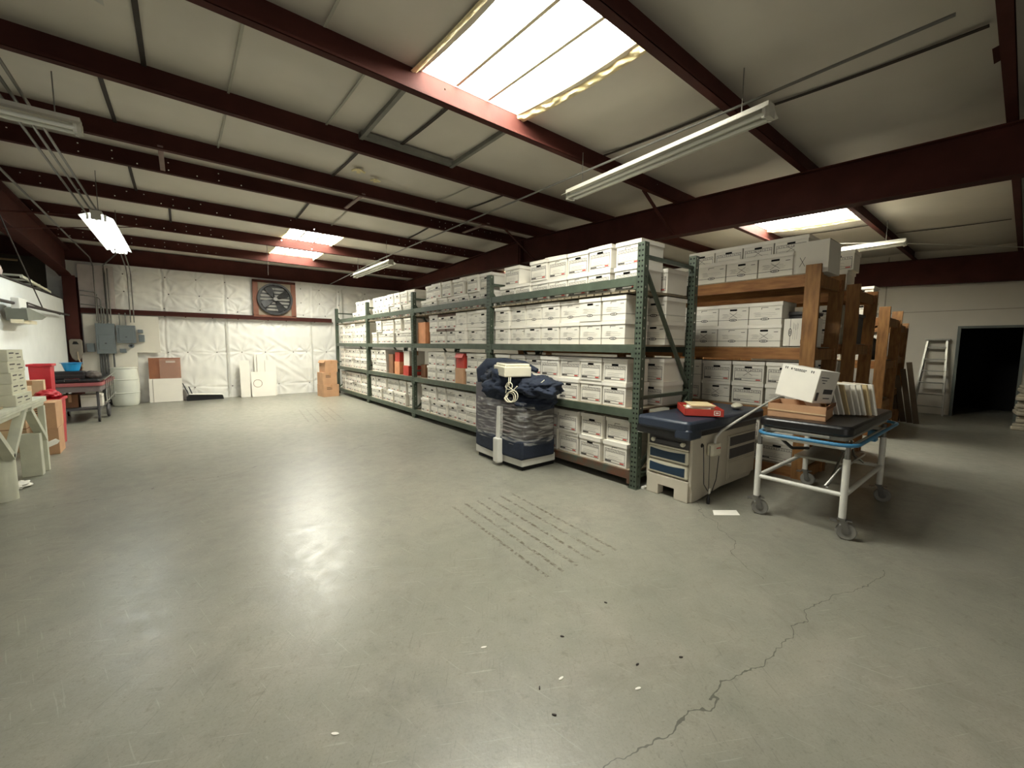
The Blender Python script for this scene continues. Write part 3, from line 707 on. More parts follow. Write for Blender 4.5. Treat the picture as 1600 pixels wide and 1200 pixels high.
# ---------------------------------------------------------------- green pallet rack
RX0, RX1 = 3.52, 4.57; BAY = 2.56; Y0 = 2.37
POSTY = [Y0+BAY*k for k in range(5)]
LEV = [.17, .81, 1.47, 2.02]; BEAMZ = [.17, .81, 1.47, 2.14]
def post(parent, x0, y0, h, near):
    t = .003; w = .08; d = .075
    b = MB()
    # pierced front plate
    us = [0, .013, .031, .049, .067, w]; zs = [0]; n = int(h/.05)
    for k in range(n): zs += [.02+k*.05, .02+k*.05+.019]
    zs.append(h)
    nu = len(us)
    for off in (0, t):
        vs = [(x0+off, y0+u, z) for z in zs for u in us]; fs = []
        for j in range(len(zs)-1):
            for i in range(nu-1):
                if j % 2 == 1 and i in (1, 3): continue
                fs.append((j*nu+i, j*nu+i+1, (j+1)*nu+i+1, (j+1)*nu+i))
        b.add(vs, fs)
    b.box(x0, x0+d, y0+w-t, y0+w, 0, h)
    # side plate with a row of round-ish holes (faces the camera)
    xs = [x0, x0+.03, x0+.042, x0+d]
    vs = [(x, y0, z) for z in zs for x in xs]; fs = []
    for j in range(len(zs)-1):
        for i in range(3):
            if j % 4 == 1 and i == 1: continue
            fs.append((j*4+i, j*4+i+1, (j+1)*4+i+1, (j+1)*4+i))
    b.add(vs, fs)
    b.box(x0+.006, x0+.02, y0+.003, y0+w-.004, 0.01, h-.01, 1)  # near-black core stands for the shade behind the holes
    b.box(x0-.01, x0+d+.01, y0-.01, y0+w+.01, 0, .006)
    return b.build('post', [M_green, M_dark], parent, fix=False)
rack = thing('pallet_rack', 'long green steel pallet rack loaded with white file boxes', 'rack', (0, 0, 0))
for k, y in enumerate(POSTY):
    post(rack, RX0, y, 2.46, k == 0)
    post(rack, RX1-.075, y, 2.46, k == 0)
    xa, xb, ym = RX0+.075, RX1-.075, y+.04
    for z in (.12, .93, 2.33): MB().bar((xa, ym, z), (xb, ym, z), .035, .035).build('cross_brace', M_green, rack)
    MB().bar((xa, ym-.01, 2.2), (xb, ym-.01, 1.0), .035, .03).build('diagonal_brace', M_green, rack)
    MB().bar((xb, ym-.01, .88), (xa, ym-.01, .2), .035, .03).build('diagonal_brace', M_green, rack)
for k in range(4):
    ya, yb = POSTY[k]+.08, POSTY[k+1]
    for li, z in enumerate(LEV):
        z = BEAMZ[li]
        for xx in (RX0+.005, RX1-.05):
            b = MB(); b.box(xx, xx+.045, ya, yb, z-.085, z-.012); b.box(xx, xx+.03, ya, yb, z-.012, z)
            b.box(xx-.004, xx+.045, ya, ya+.035, z-.13, z-.0); b.box(xx-.004, xx+.045, yb-.035, yb, z-.13, z-.0)
            b.build('beam', M_rust if (li == 0 and k == 0) else M_green, rack)
        z = LEV[li]
        if li < 3:
            MB().box(RX0+.036, RX1-.036, ya, yb, z-.02, z-.001).build('deck_panel', M_ply, rack)
        else:
            n = 22
            for s in range(n):
                y = ya+(yb-ya)*(s+.5)/n; MB().box(RX0+.036, RX1-.036, y-.048, y+.043, z-.022, z-.001).build('deck_slat', M_ply, rack)

BAYN = ['nearest green bay', 'second green bay', 'third green bay', 'farthest green bay']
SHN = ['bottom shelf', 'second shelf', 'third shelf', 'top shelf']
G = 'white file boxes on the green pallet rack'
def row(bay, li, r, seq, y=None, xo=None, jit=.012, z=None):
    """seq: list of kinds from the near post: A/B/N box, '.'=gap, number=gap in metres"""
    yy = POSTY[bay]+.095 if y is None else y; c = 0
    for s in seq:
        if isinstance(s, float): yy += s; continue
        w = .302; var = s if s in VAR else s+str(rnd.randrange(4))
        yc = yy+w/2+.006; yy += w+.022
        if yy > POSTY[bay+1]-.005: break
        zz = LEV[li]+.0005+r*.2555 if z is None else z
        rot = rnd.uniform(-.03, .03); xx = RX0+.05+(xo if xo is not None else (.03 if li == 3 else 0))+rnd.uniform(0, .045)
        kind = {'A': 'form-printed', 'B': 'oval-logo', 'N': 'brown-lidded'}[var[0]]
        put_box(var, xx, yc, zz, rot, '%s white file box, %s from the near post, %s row, %s, %s' % (kind, ORD[c], ('lower', 'upper')[r], SHN[li], BAYN[bay]), G)
        c += 1
A7, B7 = ['A']*7, ['B']*7
for r in (0, 1): row(0, 0, r, [.06, 'A', .03, 'A', .03, 'A', 'A', 'A', 'A', 'A'][:9])
for r in (0, 1): row(0, 1, r, [.12]+A7)
for r in (0, 1): row(0, 2, r, [.14]+B7)
row(0, 3, 0, [.02, 'A', .03]+['A']*6); row(0, 3, 1, [.02, 'A', .02, 'A', .02, 'A', 'A', 'A', .22, 'A'])
row(1, 0, 0, A7); row(1, 0, 1, [.02, 'A', 'A', 'A', .02, 'A', 'A', 'A', 'A'])
row(1, 1, 0, ['A', 'A', .34, 'A', .02, 'A', 'A']); row(1, 1, 1, ['A', 'A', .36, 'A', 'A', 'A'])
row(1, 2, 0, ['B', 'B', 'B', 'N', 'N', 'A']); row(1, 2, 1, ['B', 'B', 'B', 'N', 'N', 'A'])
row(1, 3, 0, ['A', 'A', 'A', 'A', .02, 'A', 'A', 'A']); row(1, 3, 1, ['A', 'A', .14, 'A', .03, 'A', .03, 'A', 'A'])
row(2, 0, 0, ['A', .1, 'A', 'A']+['A']*4); row(2, 0, 1, ['A', .1, 'A', .05]+['A']*5)
row(2, 1, 0, [1.42, 'A', 'A', 'A']); row(2, 1, 1, [1.42, 'A', 'A', .02, 'A'])
row(2, 2, 0, A7); row(2, 2, 1, [.12, 'A', .15, 'A', .1, 'A', 'A', 'A', .1])
row(2, 3, 0, A7); row(2, 3, 1, ['A', .05]+['A']*6)
for li in (0, 1, 2):
    for r in (0, 1): row(3, li, r, A7)
row(3, 3, 0, ['A', 'A', 'A', 'A']); row(3, 3, 1, ['A', 'A', 'A'])
# rear row seen past the near post
for li in range(1, 4):
    for r in (0, 1):
        if li == 3 and r == 1: continue
        for c in (0, 1):
            k = 'B%d' % (c+1) if li == 2 else 'A%d' % (c+1)
            put_box(k, RX0+.53, POSTY[0]+.215+c*.33, LEV[li]+.0005+r*.2555, .03*(c-.5), 'rear white file box, %s, %s row, %s behind near post' % (SHN[li], ('lower', 'upper')[r], ('nearer one', 'farther one')[c]), 'rear file boxes on the green rack')
# coloured cartons in the rack
def carton(name, label, cat, x, y, z, dx, dy, dz, m_, rz=0, flaps=None, tape=True, group=None, print_=False):
    t = thing(name, label, cat, (x, y, z), rz, group)
    MB().box(-dx/2, dx/2, -dy/2, dy/2, 0, dz).build('body', m_, t, bevel=.003)
    if tape: MB().box(-.025, .025, -dy/2-.001, dy/2+.001, dz*.72, dz+.001).build('tape', mat('tan_tape', (176, 132, 92), .35), t)
    MB().box(-dx/2-.001, dx/2+.001, -.0012, .0012, dz, dz+.001).build('seam', M_kraftd, t)
    if print_:
        q = MB()
        for k in range(3): q.box(-dx*.3, dx*.05, -dy/2-.001, -dy/2, dz*(.6+.08*k), dz*(.63+.08*k))
        q.build('print', M_inkd, t)
    if flaps:
        for s in (-1, 1):
            MB().bar((s*dx/2, 0, dz), (s*(dx/2+.04), 0, dz-.07), .004, dy*.94, upv=(0, 1, 0)).build('flap', m_, t)
    return t
xr = RX0+.25
carton('tall_carton', 'tall orange carton on the third shelf beside the third post', 'carton', xr, 7.26, 1.471, .36, .30, .40, M_orange)
carton('carton', 'dark red open carton on the second shelf, middle of rack', 'carton', xr, 5.845, 1.068, .38, .25, .24, M_redcard, flaps=True)
carton('carton', 'brown and red carton under the dark red open one', 'carton', xr-.02, 5.845, .811, .38, .26, .255, M_kraft)
MB_ = carton('carton', 'brown carton leaning on the second shelf past third post', 'carton', xr, 8.78, .811, .36, .24, .42, M_kraftd)
carton('carton', 'orange carton beside the red and white carton, second shelf', 'carton', xr, 8.45, .811, .36, .26, .27, M_orange)
carton('carton', 'bright red carton on top of an orange one, second shelf', 'carton', xr, 8.45, 1.082, .34, .24, .2, M_redcard)
carton('carton', 'white carton between orange and brown ones, second shelf', 'carton', xr, 8.62-.4+.39, .811, .3, .02, .3, M_white) if False else None
carton('carton', 'red and white carton by the third green post', 'carton', xr-.01, 7.98, .811, .36, .26, .2, M_redcard)
carton('carton', 'white carton stacked on red and white carton by third post', 'carton', xr, 7.98, 1.013, .34, .28, .3, M_white)
carton('carton', 'brown carton turned sideways on the second shelf, second bay', 'carton', xr+.02, 7.32, .811, .3, .18, .25, M_kraftd)
for k, (bay, yoff) in enumerate(((0, 1.4), (1, .9), (1, 1.9), (2, .5))):
    z = 2.02+.512
    t = thing('loose_lid', 'loose white lid lying on top boxes, %s' % BAYN[bay] + (' far end' if k == 2 else ''), 'lid', (RX0+.3, POSTY[bay]+yoff, z), .1)
    MB().box(-.15, .15, -.16, .16, .02, .024).build('top_sheet', M_lid, t); MB().box(-.15, -.146, -.16, .16, 0, .02).build('rim', M_lid, t)

# ---------------------------------------------------------------- wooden racks
def wood_rack(label, X, y0, y1, depth, levels, hpost, posts2, sub=0, hrear=None):
    t = thing('wooden_rack', label, 'rack', (X, y0, 0)); L_ = y1-y0
    ks = [0]+posts2
    for k in ks:
        MB().box(-.042, -.004, k, k+.14, 0, hpost).build('post', M_wood, t, bevel=.003)
        hr = hrear or hpost-.02
        b = MB(); b.bar((depth-.22, k+.06, 0), (depth+.0, k+.06, hr), .04, .14, upv=(0, 1, 0)); b.build('rear_post', M_wood, t)
    for z in levels:
        MB().box(0, .04, .0, L_, z-.13, z).build('beam', M_woodh, t, bevel=.002)
        MB().box(depth-.31+z*.1, depth-.27+z*.1, .0, L_, z-.13, z).build('beam', M_woodh, t, bevel=.002)
        for k in ks: MB().box(.04, depth-.32+z*.1, k+.02, k+.058, z-.13, z-.01).build('cross_piece', M_wood, t)
        MB().box(.001, depth-.28+z*.1, .06, L_, z, z+.012).build('deck_board', M_ply, t)
    return t
WX = 5.27
wood_rack('nearest lumber rack behind the exam table, first of the wooden row', WX, 1.40, 6.4, .82, [.12, .76, 1.45, 2.24], 2.33, [2.4, 4.8])
wood_rack('second lumber rack, between the first and the far ones', 6.8, 1.38, 5.4, .9, [.12, .76, 1.5, 2.2], 2.27, [2.4])
wood_rack('third lumber rack with the single upright box on top', 8.85, 1.40, 5, .95, [.12, .6, 1.25, 1.95], 2.12, [2.2])
wood_rack('fourth lumber rack nearest the ladder wall', 10.45, 1.5, 4.2, .75, [.7, 1.3, 1.9], 1.97, [2.4])
GW = 'white file boxes on the wooden racks'
def wbox(var, x, y, z, label, rz=0, rot=None): return put_box(var, x, y, z+.0125, rz, label, GW, rot)
WR = 'first wooden rack'
for c in range(5):
    for r in (0, 1):
        y = 1.93+c*.355
        wbox(['X0', 'X2', 'X0', 'X2', 'X1'][(c+r) % 5], WX+.03, y, 1.45+r*.2555, 'white file box, %s from the end, %s row, middle shelf, %s' % (ORD[c], ('lower', 'upper')[r], WR), .01*(c % 3-1))
    wbox(['X0', 'X0', 'X2', 'X0', 'X2'][c], WX+.03, 1.86+c*.36, 2.24, 'white file box, %s from the end, front row, top shelf, %s' % (ORD[c], WR), .02*(c % 2))
    for r in (0, 1):
        k = 'X3' if (c+r) % 2 else 'X1' if c == 1 else 'X0'
        wbox(k, WX+.03, 1.70+c*.375, .76+r*.2555, 'white file box, %s from the end, %s row, low shelf, %s' % (ORD[c], ('lower', 'upper')[r], WR), .015*(c % 3-1))
        if c < 3: wbox('X3', WX+.04, 1.72+c*.37, .12+r*.2555, 'white file box, %s from the end, %s row, bottom shelf, %s' % (ORD[c], ('lower', 'upper')[r], WR))
for c in range(4):
    wbox('X1', WX+.46, 1.88+c*.36, 2.24, 'white file box, %s from end, supporting back row, top, %s' % (ORD[c], WR))
    wbox('X1' if c != 2 else 'X3', WX+.45, 1.85+c*.36, 2.24+.2555, 'white file box, %s from the end, raised back row, top, %s' % (ORD[c], WR))
# tall plain box with an X and a sideways box, grey tote
t = thing('tall_white_box', 'tall plain white box with hand-drawn X on the top wooden shelf', 'box', (WX+.06, 1.53, 2.2525))
MB().box(0, .42, -.16, .16, 0, .34).build('body', M_white, t, bevel=.003)
q = MB()
q.bar((-.001, .10, .08), (-.001, .05, .18), .001, .004, upv=(0, 0, 1)); q.bar((-.001, .05, .08), (-.001, .10, .18), .001, .004)
q.build('pen_mark', M_inkd, t)
MB().box(0, .42, -.161, -.16, .335, .341).build('flap_edge', M_ink2, t)
wbox('B1', WX+.05, 1.735, 1.61, 'white file box standing on its side at middle shelf end', rot=(PI/2, 0, 0))
def tote(x, y, z, label):
    t = thing('plastic_tote', label, 'tote', (x, y, z+.0125))
    MB().prism([(-.17, 0), (.17, 0), (.21, .36), (-.21, .36)], -.16, .16, 'Y').build('tub', M_greybin, t, bevel=.01)
    MB().box(-.23, .23, -.18, .18, .36, .40).build('tote_lid', M_greybin, t, bevel=.012); return t
tote(WX+.46, 1.72, 1.45, 'dark grey plastic tote beside first wooden rack end, middle shelf')
tote(7.25, 1.62, 1.5, 'dark grey plastic tote on the second wooden rack')
t = tote(WX+.36, 1.5, .76, 'grey lidded tote low on the first wooden rack end')
W2 = 'second wooden rack'
for r in (0, 1):
    for c in range(3):
        wbox(['X1', 'X3'][r], 6.83, 1.72+c*.36-(.06 if r else 0), 2.2+r*.2555, 'white file box, %s from the end, %s row, top shelf, %s' % (ORD[c], ('lower', 'upper')[r], W2), .05*r)
        wbox('X3', 6.83, 1.74+c*.36, 1.5+r*.2555, 'white file box, %s from the end, %s row, middle shelf, %s' % (ORD[c], ('lower', 'upper')[r], W2))
        wbox('X3', 6.84, 1.74+c*.36, .76+r*.2555, 'white file box, %s from the end, %s row, low shelf, %s' % (ORD[c], ('lower', 'upper')[r], W2))
W3 = 'third wooden rack'
wbox('A1', 8.9, 1.8, 1.95, 'white file box alone on top of the third wooden rack'); wbox('A3', 8.9, 1.8, 1.95+.2555, 'white file box crowning the stack on the third wooden rack')
for c in range(2):
    for z, nm in ((1.25, 'middle shelf'), (.6, 'low shelf'), (.12, 'bottom shelf')):
        wbox('A1', 8.9, 1.82+c*.35, z, 'white file box, %s from the end, %s, %s' % (ORD[c], nm, W3))
for z in (1.3, 1.5555): wbox('A2', 10.5, 1.9, z, 'white file box on the fourth wooden rack, %s' % ('lower one' if z < 1.4 else 'upper one'))
# black bag on third rack, lumber leaning
def lump(name, m_, parent, c, r, seed, amp=.2, fq=2.5, sub=(40, 24), flat=True):
    b = MB()
    def fn(u, v):
        th = 2*PI*u; ph = PI*v
        d = Vector((math.sin(ph)*math.cos(th), math.sin(ph)*math.sin(th), -math.cos(ph)))
        n1 = noise.noise(d*fq+Vector((seed, 0, 0))); n2 = abs(noise.noise(d*fq*2.3+Vector((0, seed, 0))))
        k = 1+amp*n1-amp*.8*n2+amp*.3*noise.noise(d*fq*6)
        x, y, z = d.x*r[0]*k, d.y*r[1]*k, d.z*r[2]*k
        if flat and z < -r[2]*.75: z = -r[2]*.75
        return (c[0]+x, c[1]+y, c[2]+z)
    b.grid(sub[0], sub[1], fn)
    o = b.build(name, m_, parent, smooth=False, fix=False)
    o.data.polygons.foreach_set('use_smooth', [True]*len(o.data.polygons)); return o
t = thing('cloth_bag', 'dark rounded bag on the third wooden rack shelf', 'bag', (9.3, 1.72, 1.2625)); lump('sack', M_greybin, t, (0, 0, .17), (.2, .16, .22), 4, .12)
for k in range(5):
    b = MB(); b.bar((10.95+k*.05, 1.22+k*.10, .02), (10.62+k*.05, 1.36+k*.085, 1.2-k*.13), .08, .02, upv=(1, 0, 0))
    tag(b.build('leaning_board', mat('grey_brown_board', (92, 76, 58), .8)), 'old grey-brown board leaning by the ladder, %s from the left' % ORD[k], 'board', 'boards leaning by the ladder')
t = thing('cardboard_sheet', 'dark cardboard sheet leaning behind boards near the ladder', 'cardboard', (11.5, 1.55, 0))
MB().bar((.2, 0, .01), (0, .2, .72), .55, .02, upv=(0, 1, 0)).build('sheet', M_kraftd, t)

# ---------------------------------------------------------------- ladder, right-hand stack
t = thing('step_ladder', 'aluminium step ladder leaning folded against the wall by the doorway', 'ladder', (12.86, 1.25, 0))
MB().bar((-.12, .28, 0), (.2, .15, 1.66), .03, .07, upv=(1, 0, 0)).build('rail', M_alu, t)
MB().bar((-.12, -.22, 0), (.2, -.15, 1.66), .03, .07, upv=(1, 0, 0)).build('rail', M_alu, t)
for k in range(6):
    f = .12+k*.155; z = 1.66*f; x = -.12+.32*f; wl = .28-.13*f; wr = -.22+.07*f
    MB().box(x-.04, x+.04, wr, wl, z-.012, z+.012).build('step', M_alu, t, bevel=.003)
MB().box(.14, .26, -.19, .19, 1.64, 1.68).build('top_cap', M_alu, t, bevel=.006)
MB().bar((-.02, .25, .02), (.25, .14, 1.6), .02, .03).build('rear_rail', M_alu, t); MB().bar((-.02, -.2, .02), (.25, -.14, 1.6), .02, .03).build('rear_rail', M_alu, t)
M_sack = mat('grey_tan_sack', (176, 166, 146), .85, bump=.3)
def rr(x0, x1, y0, y1, r, n=5):
    pts = []
    for cx, cyy, a0 in ((x1-r, y1-r, 0), (x0+r, y1-r, PI/2), (x0+r, y0+r, PI), (x1-r, y0+r, 3*PI/2)):
        for k in range(n+1): a = a0+PI/2*k/n; pts.append((cx+r*math.cos(a), cyy+r*math.sin(a)))
    return pts
for k in range(6):
    t = thing('folded_sack', 'folded tan sack in the pile by the doorway, %s from the floor' % ORD[k], 'sack', (12.0+.03*(k % 2), -.16-.03*(k % 2), .135*k), .1*(k % 3-1), 'folded sacks by the doorway')
    MB().prism(rr(-.3, .3, -.2, .22, .05, 3), 0, .07).build('lower_fold', M_sack, t, bevel=.02); MB().prism([(-.3, -.2), (.28, -.22), (.3, .14+.03*(k % 3)), (-.28, .2)], .07, .125).build('upper_fold', M_sack, t, bevel=.02)

# ---------------------------------------------------------------- wrapped machine and pile
mx, my = 2.98, 3.50
t = thing('wrapped_machine', 'tall medical machine swathed in stretch film, standing before the green rack', 'machine', (mx, my, 0))
MB().prism([(0, .02), (.53, .02), (.53, .98), (.0, .98), (-.02, .5)], .05, .15).build('base', M_wpaint, t, bevel=.012)
MB().prism([(.03, .05), (.53, .05), (.53, .95), (.03, .95)], 0, .05).build('plinth', M_dark, t)
MB().prism([(-.03, .0), (.49, -.01), (.51, .03), (.51, .99), (0, .99), (-.05, .5)], .13, .36).build('padded_cover', M_navycl, t, bevel=.03)
MB().prism([(.0, .01), (.5, .01), (.5, .95), (0.0, .95)], .36, .72).build('cabinet', mat('taupe_cabinet', (70, 64, 62), .4), t, bevel=.02)
MB().prism([(-.02, .42), (.0, .42), (.0, .95), (-.02, .95)], .36, .98).build('side_panel', mat('dusky_panel', (96, 92, 98), .4), t, bevel=.01)
MB().prism([(.0, .5), (.44, .5), (.44, .95), (0, .95)], .7, 1.0).build('upper_cabinet', M_greybin, t, bevel=.02)
MB().bar((-.045, .42, .02), (-.02, .42, .72), .07, .06, upv=(0, 1, 0)).build('column', M_wpaint, t, bevel=.015)
MB().prism([(-.1, .36), (-.03, .34), (-.03, .48), (-.1, .46)], .04, .34).build('handle_housing', M_wpaint, t, bevel=.015)
def filmfn(r0, z0, z1, seed):
    def fn(u, v):
        th = 2*PI*u; z = z0+(z1-z0)*v
        cx, cyy = .235, .48; a, b_ = .275, .52
        c_, s_ = math.cos(th), math.sin(th); k = (abs(c_)**6+abs(s_)**6)**(-1/6)
        k *= 1+r0*noise.noise(Vector((c_*2, s_*2, z*16+seed)))*.5+.02*math.sin(z*60+c_*5+seed)*.4
        ins = 1-.10*max(0, v-.8)
        return (cx+a*c_*k*ins, cyy+b_*s_*k*ins, z)
    return fn
b = MB(); b.grid(96, 40, filmfn(.035, .30, .80, 1)); b.grid(96, 30, filmfn(.05, .33, .74, 6))
o = b.build('stretch_film', M_film, t, fix=False); o.data.polygons.foreach_set('use_smooth', [True]*len(o.data.polygons))
def film_up(u, v):
    th = PI*.35+PI*1.0*u; z = .72+.44*v
    k = 1+.07*noise.noise(Vector((u*5, v*9, 2))); return (.26+.33*math.cos(th)*k*(1-.2*v), .62+.42*math.sin(PI*.35+PI*1.0*u)*k*(1-.1*v), z)
b = MB(); b.grid(50, 24, film_up); o = b.build('loose_film', M_film, t, fix=False); o.data.polygons.foreach_set('use_smooth', [True]*len(o.data.polygons))
def sheetlump(name, label, c, r, seed, amp=.22, fq=2.2, rz=0):
    t_ = thing(name, label, 'blanket', (c[0], c[1], c[2]-r[2]*.75), rz); lump('quilted_cloth', M_navycl, t_, (0, 0, r[2]*.75), r, seed, amp, fq, (64, 40)); return t_
sheetlump('moving_blanket', 'navy blanket draped low across the front of the wrapped machine', (3.24, 3.60, .79), (.29, .24, .12), 3, .22)
sheetlump('moving_blanket', 'bunched navy blanket on the left of the wrapped machine', (3.15, 4.0, .98), (.29, .38, .24), 9, .3)
sheetlump('moving_blanket', 'folded navy blanket sticking out to the right of the machine', (3.22, 3.52, .96), (.27, .36, .14), 5, .25, rz=-.5)
t = thing('blanket_roll', 'navy blanket arching up behind the cream device', 'blanket', (3.2, 4.05, 1.1))
MB().tube([(-.16, .34, -.12), (-.18, .33, .02), (-.13, .28, .11), (.02, .12, .13), (.14, -.12, .11), (.2, -.3, .04)], [.08, .085, .075, .06, .05, .03], 16).build('cloth', M_navycl, t, smooth=True)
t = thing('desktop_device', 'cream plastic desktop device resting on the navy blankets', 'device', (3.08, 3.84, 1.09), -.35)
MB().prism([(-.18, -.25), (.14, -.27), (.18, .2), (-.16, .25)], 0, .12).build('case_bottom', M_cream, t, bevel=.012)
MB().prism([(-.16, -.23), (.13, -.25), (.16, .18), (-.14, .22)], .118, .15).build('case_top', M_cream, t, bevel=.015)
MB().box(-.178, -.15, .1, .17, .02, .07).build('port', M_dark, t)
MB().box(-.13, .11, -.2, .15, .15, .154).build('dark_lid', M_greybin, t)
b = MB()
for cx, cz, r_, k in ((-.02, -.10, .075, 0), (.01, -.11, .068, 1), (-.04, -.09, .08, 2), (.03, .02, .05, 3)):
    pts = [(r_*.25*math.sin(a*.7)+k*.006-.02, cx+r_*math.cos(a), cz+r_*math.sin(a)*.8) for a in [i*2*PI/28 for i in range(28)]]
    b.tube(pts, .0055, 7, closed=True)
b.tube([(-.01, .02, .12), (-.03, .0, .05), (-.035, .03, .0), (-.03, .05, -.06)], .0055, 7); b.tube([(0, 0, .12), (-.03, -.03, .06), (-.03, .0, .02), (-.02, -.07, -.02), (0, -.12, .03)], .0055, 7)
o = b.build('coiled_cable', M_cable, smooth=True); o.location = (2.88, 3.62, .97); tag(o, 'ivory cable coiled and dangling over the navy blankets', 'cable')
o = MB().tube([(0, 0, 0), (-.02, -.02, .08), (.0, -.05, .14), (.04, -.06, .17)], .006, 7).build('cord', M_cable, smooth=True); o.location = (3.08, 3.38, .9); tag(o, 'ivory cord looped over the right blanket bundle', 'cord')
def tailfn(u, v):
    z = .86+.16*u; k = noise.noise(Vector((u*7, v*9, 4)))*.03
    return (3.36+.1*v+k, 3.22+.25*u*0+.18*v+k, .80+.2*u+.03*math.sin(v*20))
b = MB(); b.grid(20, 24, tailfn); o = b.build('film_tail', M_film, fix=False); o.data.polygons.foreach_set('use_smooth', [True]*len(o.data.polygons)); tag(o, 'crumpled clear film bunched around the right blanket end', 'film')

# ---------------------------------------------------------------- exam table
ex = thing('exam_table', 'beige medical exam table with navy top between rack and gurney', 'exam table', (3.60, 1.84, 0), -.03)
Wd = .48
b = MB()
b.prism([(.02, .0), (.02, .10), (.0, .16), (.0, .62), (1.3, .62), (1.3, .12), (1.2, .05), (.55, .05), (.12, .0)], 0, .03, 'Y')
b.prism([(.02, .0), (.02, .10), (.0, .16), (.0, .62), (1.3, .62), (1.3, .12), (1.2, .05), (.55, .05), (.12, .0)], Wd-.03, Wd, 'Y')
b.box(.02, 1.3, .03, Wd-.03, .12, .60); b.build('cabinet', M_beige, ex, bevel=.008)
b = MB(); b.prism([(.02, 0), (.02, .2), (Wd-.02, .2), (Wd-.02, 0), (.33, 0), (.33, .1), (.16, .1), (.16, 0)], -.015, .08, 'X'); b.build('kick_panel', M_beige, ex, bevel=.006)
for z, nm in ((.215, 0), (.355, 1)):
    b = MB(); b.box(-.022, .02, .03, Wd-.03, z, z+.125)
    fr = b.build('drawer', M_cream, ex, bevel=.016)
    def curve(u, v):
        y = .055+(Wd-.11)*u; zz = z+.022+.085*v-.012*math.sin(PI*u)*(v)
        return (-.024-.003*math.sin(PI*v), y, zz)
    q = MB(); q.grid(12, 4, curve); q.build('drawer_inlay', M_teal, fr)
MB().box(-.004, .02, .03, Wd-.03, .495, .60).build('recess', M_greybin, ex)
MB().box(-.02, .0, .03, Wd-.03, .59, .615).build('front_rail', M_cream, ex, bevel=.004)
MB().box(-.02, .0, .03, Wd-.03, .485, .50).build('front_rail', M_cream, ex, bevel=.004)
MB().box(-.03, .0, .1, Wd-.1, .515, .555).build('step_pull', M_greybin, ex, bevel=.008)
for y in (.08, Wd-.09):
    MB().lathe([(0, -.045), (.018, -.042), (.022, -.03), (.016, .0)], (-.005, y, .545), 14, axis='X').build('knob', M_cream, ex, smooth=True)
def rr(x0, x1, y0, y1, r, n=5):
    pts = []
    for cx, cyy, a0 in ((x1-r, y1-r, 0), (x0+r, y1-r, PI/2), (x0+r, y0+r, PI), (x1-r, y0+r, 3*PI/2)):
        for k in range(n+1): a = a0+PI/2*k/n; pts.append((cx+r*math.cos(a), cyy+r*math.sin(a)))
    return pts
MB().prism(rr(-.17, 1.36, -.06, .50, .06), .68, .79).build('cushion', M_navy, ex, bevel=.025, smooth=True)
MB().prism(rr(-.17, .06, -.06, .10, .04), .62, .72).build('cushion_corner', M_navy, ex, bevel=.02, smooth=True)
MB().box(-.15, 1.3, .0, .5, .62, .69).build('cushion_base', M_black, ex)
MB().box(-.10, 0.0, .46, .53, .60, .63).build('side_lever', M_wpaint, ex, bevel=.006)
for z0, z1, m_ in ((.45, .54, M_greybin), (.32, .42, M_greybin), (.12, .28, M_beige)):
    b = MB(); b.box(.66, 1.28, -.012, .0, z0-.02, z1+.02); fr = b.build('side_panel', M_beige, ex, bevel=.008)
    MB().box(.69, 1.25, -.016, -.012, z0, z1).build('panel_recess', m_, fr)
MB().lathe([(0, -.004), (.02, -.004), (.02, .0)], (.16, 0, .53), 14, axis='Y').build('socket_hole', M_dark, ex)
MB().box(.24, .40, -.07, -.005, .42, .54).build('lamp_mount', M_cream, ex, bevel=.018)
q = MB(); q.box(.30, .35, -.072, -.07, .49, .50); q.box(.36, .375, -.072, -.07, .485, .50); q.build('mount_label', M_red, ex)
t = thing('exam_lamp', 'white goose-neck exam lamp arching from the exam table side', 'lamp', (3.90, 1.78, .54), 0)
arm = [(0, 0, 0), (.02, 0, .06), (.1, -.01, .11), (.35, -.05, .19), (.75, -.1, .30), (1.0, -.13, .36), (1.12, -.15, .385), (1.2, -.16, .37), (1.22, -.16, .30), (1.19, -.15, .24)]
MB().tube(arm, .012, 10).build('arm', M_wpaint, t, smooth=True)
MB().cyl((1.17, -.15, .37), (1.17, -.15, .22), .006, 8).build('rod', M_chrome, t)
MB().lathe([(.012, .05), (.03, .03), (.05, -.03), (.046, -.03), (.0, .0)], (1.22, -.16, .27), 16).build('lamp_head', M_wpaint, t, smooth=True)
o = MB().tube([(3.72, 1.80, .55), (3.66, 1.76, .4), (3.66, 1.75, .2), (3.74, 1.75, .12), (3.8, 1.74, .1), (3.9, 1.75, .2), (3.93, 1.75, .42)], .004, 6).build('power_cord', M_black, smooth=True); tag(o, 'black power cord looping down the side of the exam table', 'cord')
t = thing('hanging_plug', 'black cord end with paper tag hanging beside the exam table', 'plug', (3.74, 1.74, .0))
MB().cyl((0, 0, .08), (-.02, .0, .55), .003, 6).build('cord', M_black, t); MB().lathe([(0, .0), (.014, 0), (.018, .04), (.008, .08), (.0, .08)], n=10).build('plug', M_black, t, smooth=True); MB().box(-.022, .012, -.012, -.010, .1, .15).build('paper_tag', M_paper, t)
t = thing('stirrup', 'cream padded stirrup lying on the far end of the exam table', 'stirrup', (4.62, 1.9, .80), .3)
lump('pad', M_cream, t, (0, 0, .025), (.11, .055, .03), 1, .05); MB().cyl((.1, 0, .02), (.24, -.02, .02), .008, 8).build('stem', M_chrome, t)
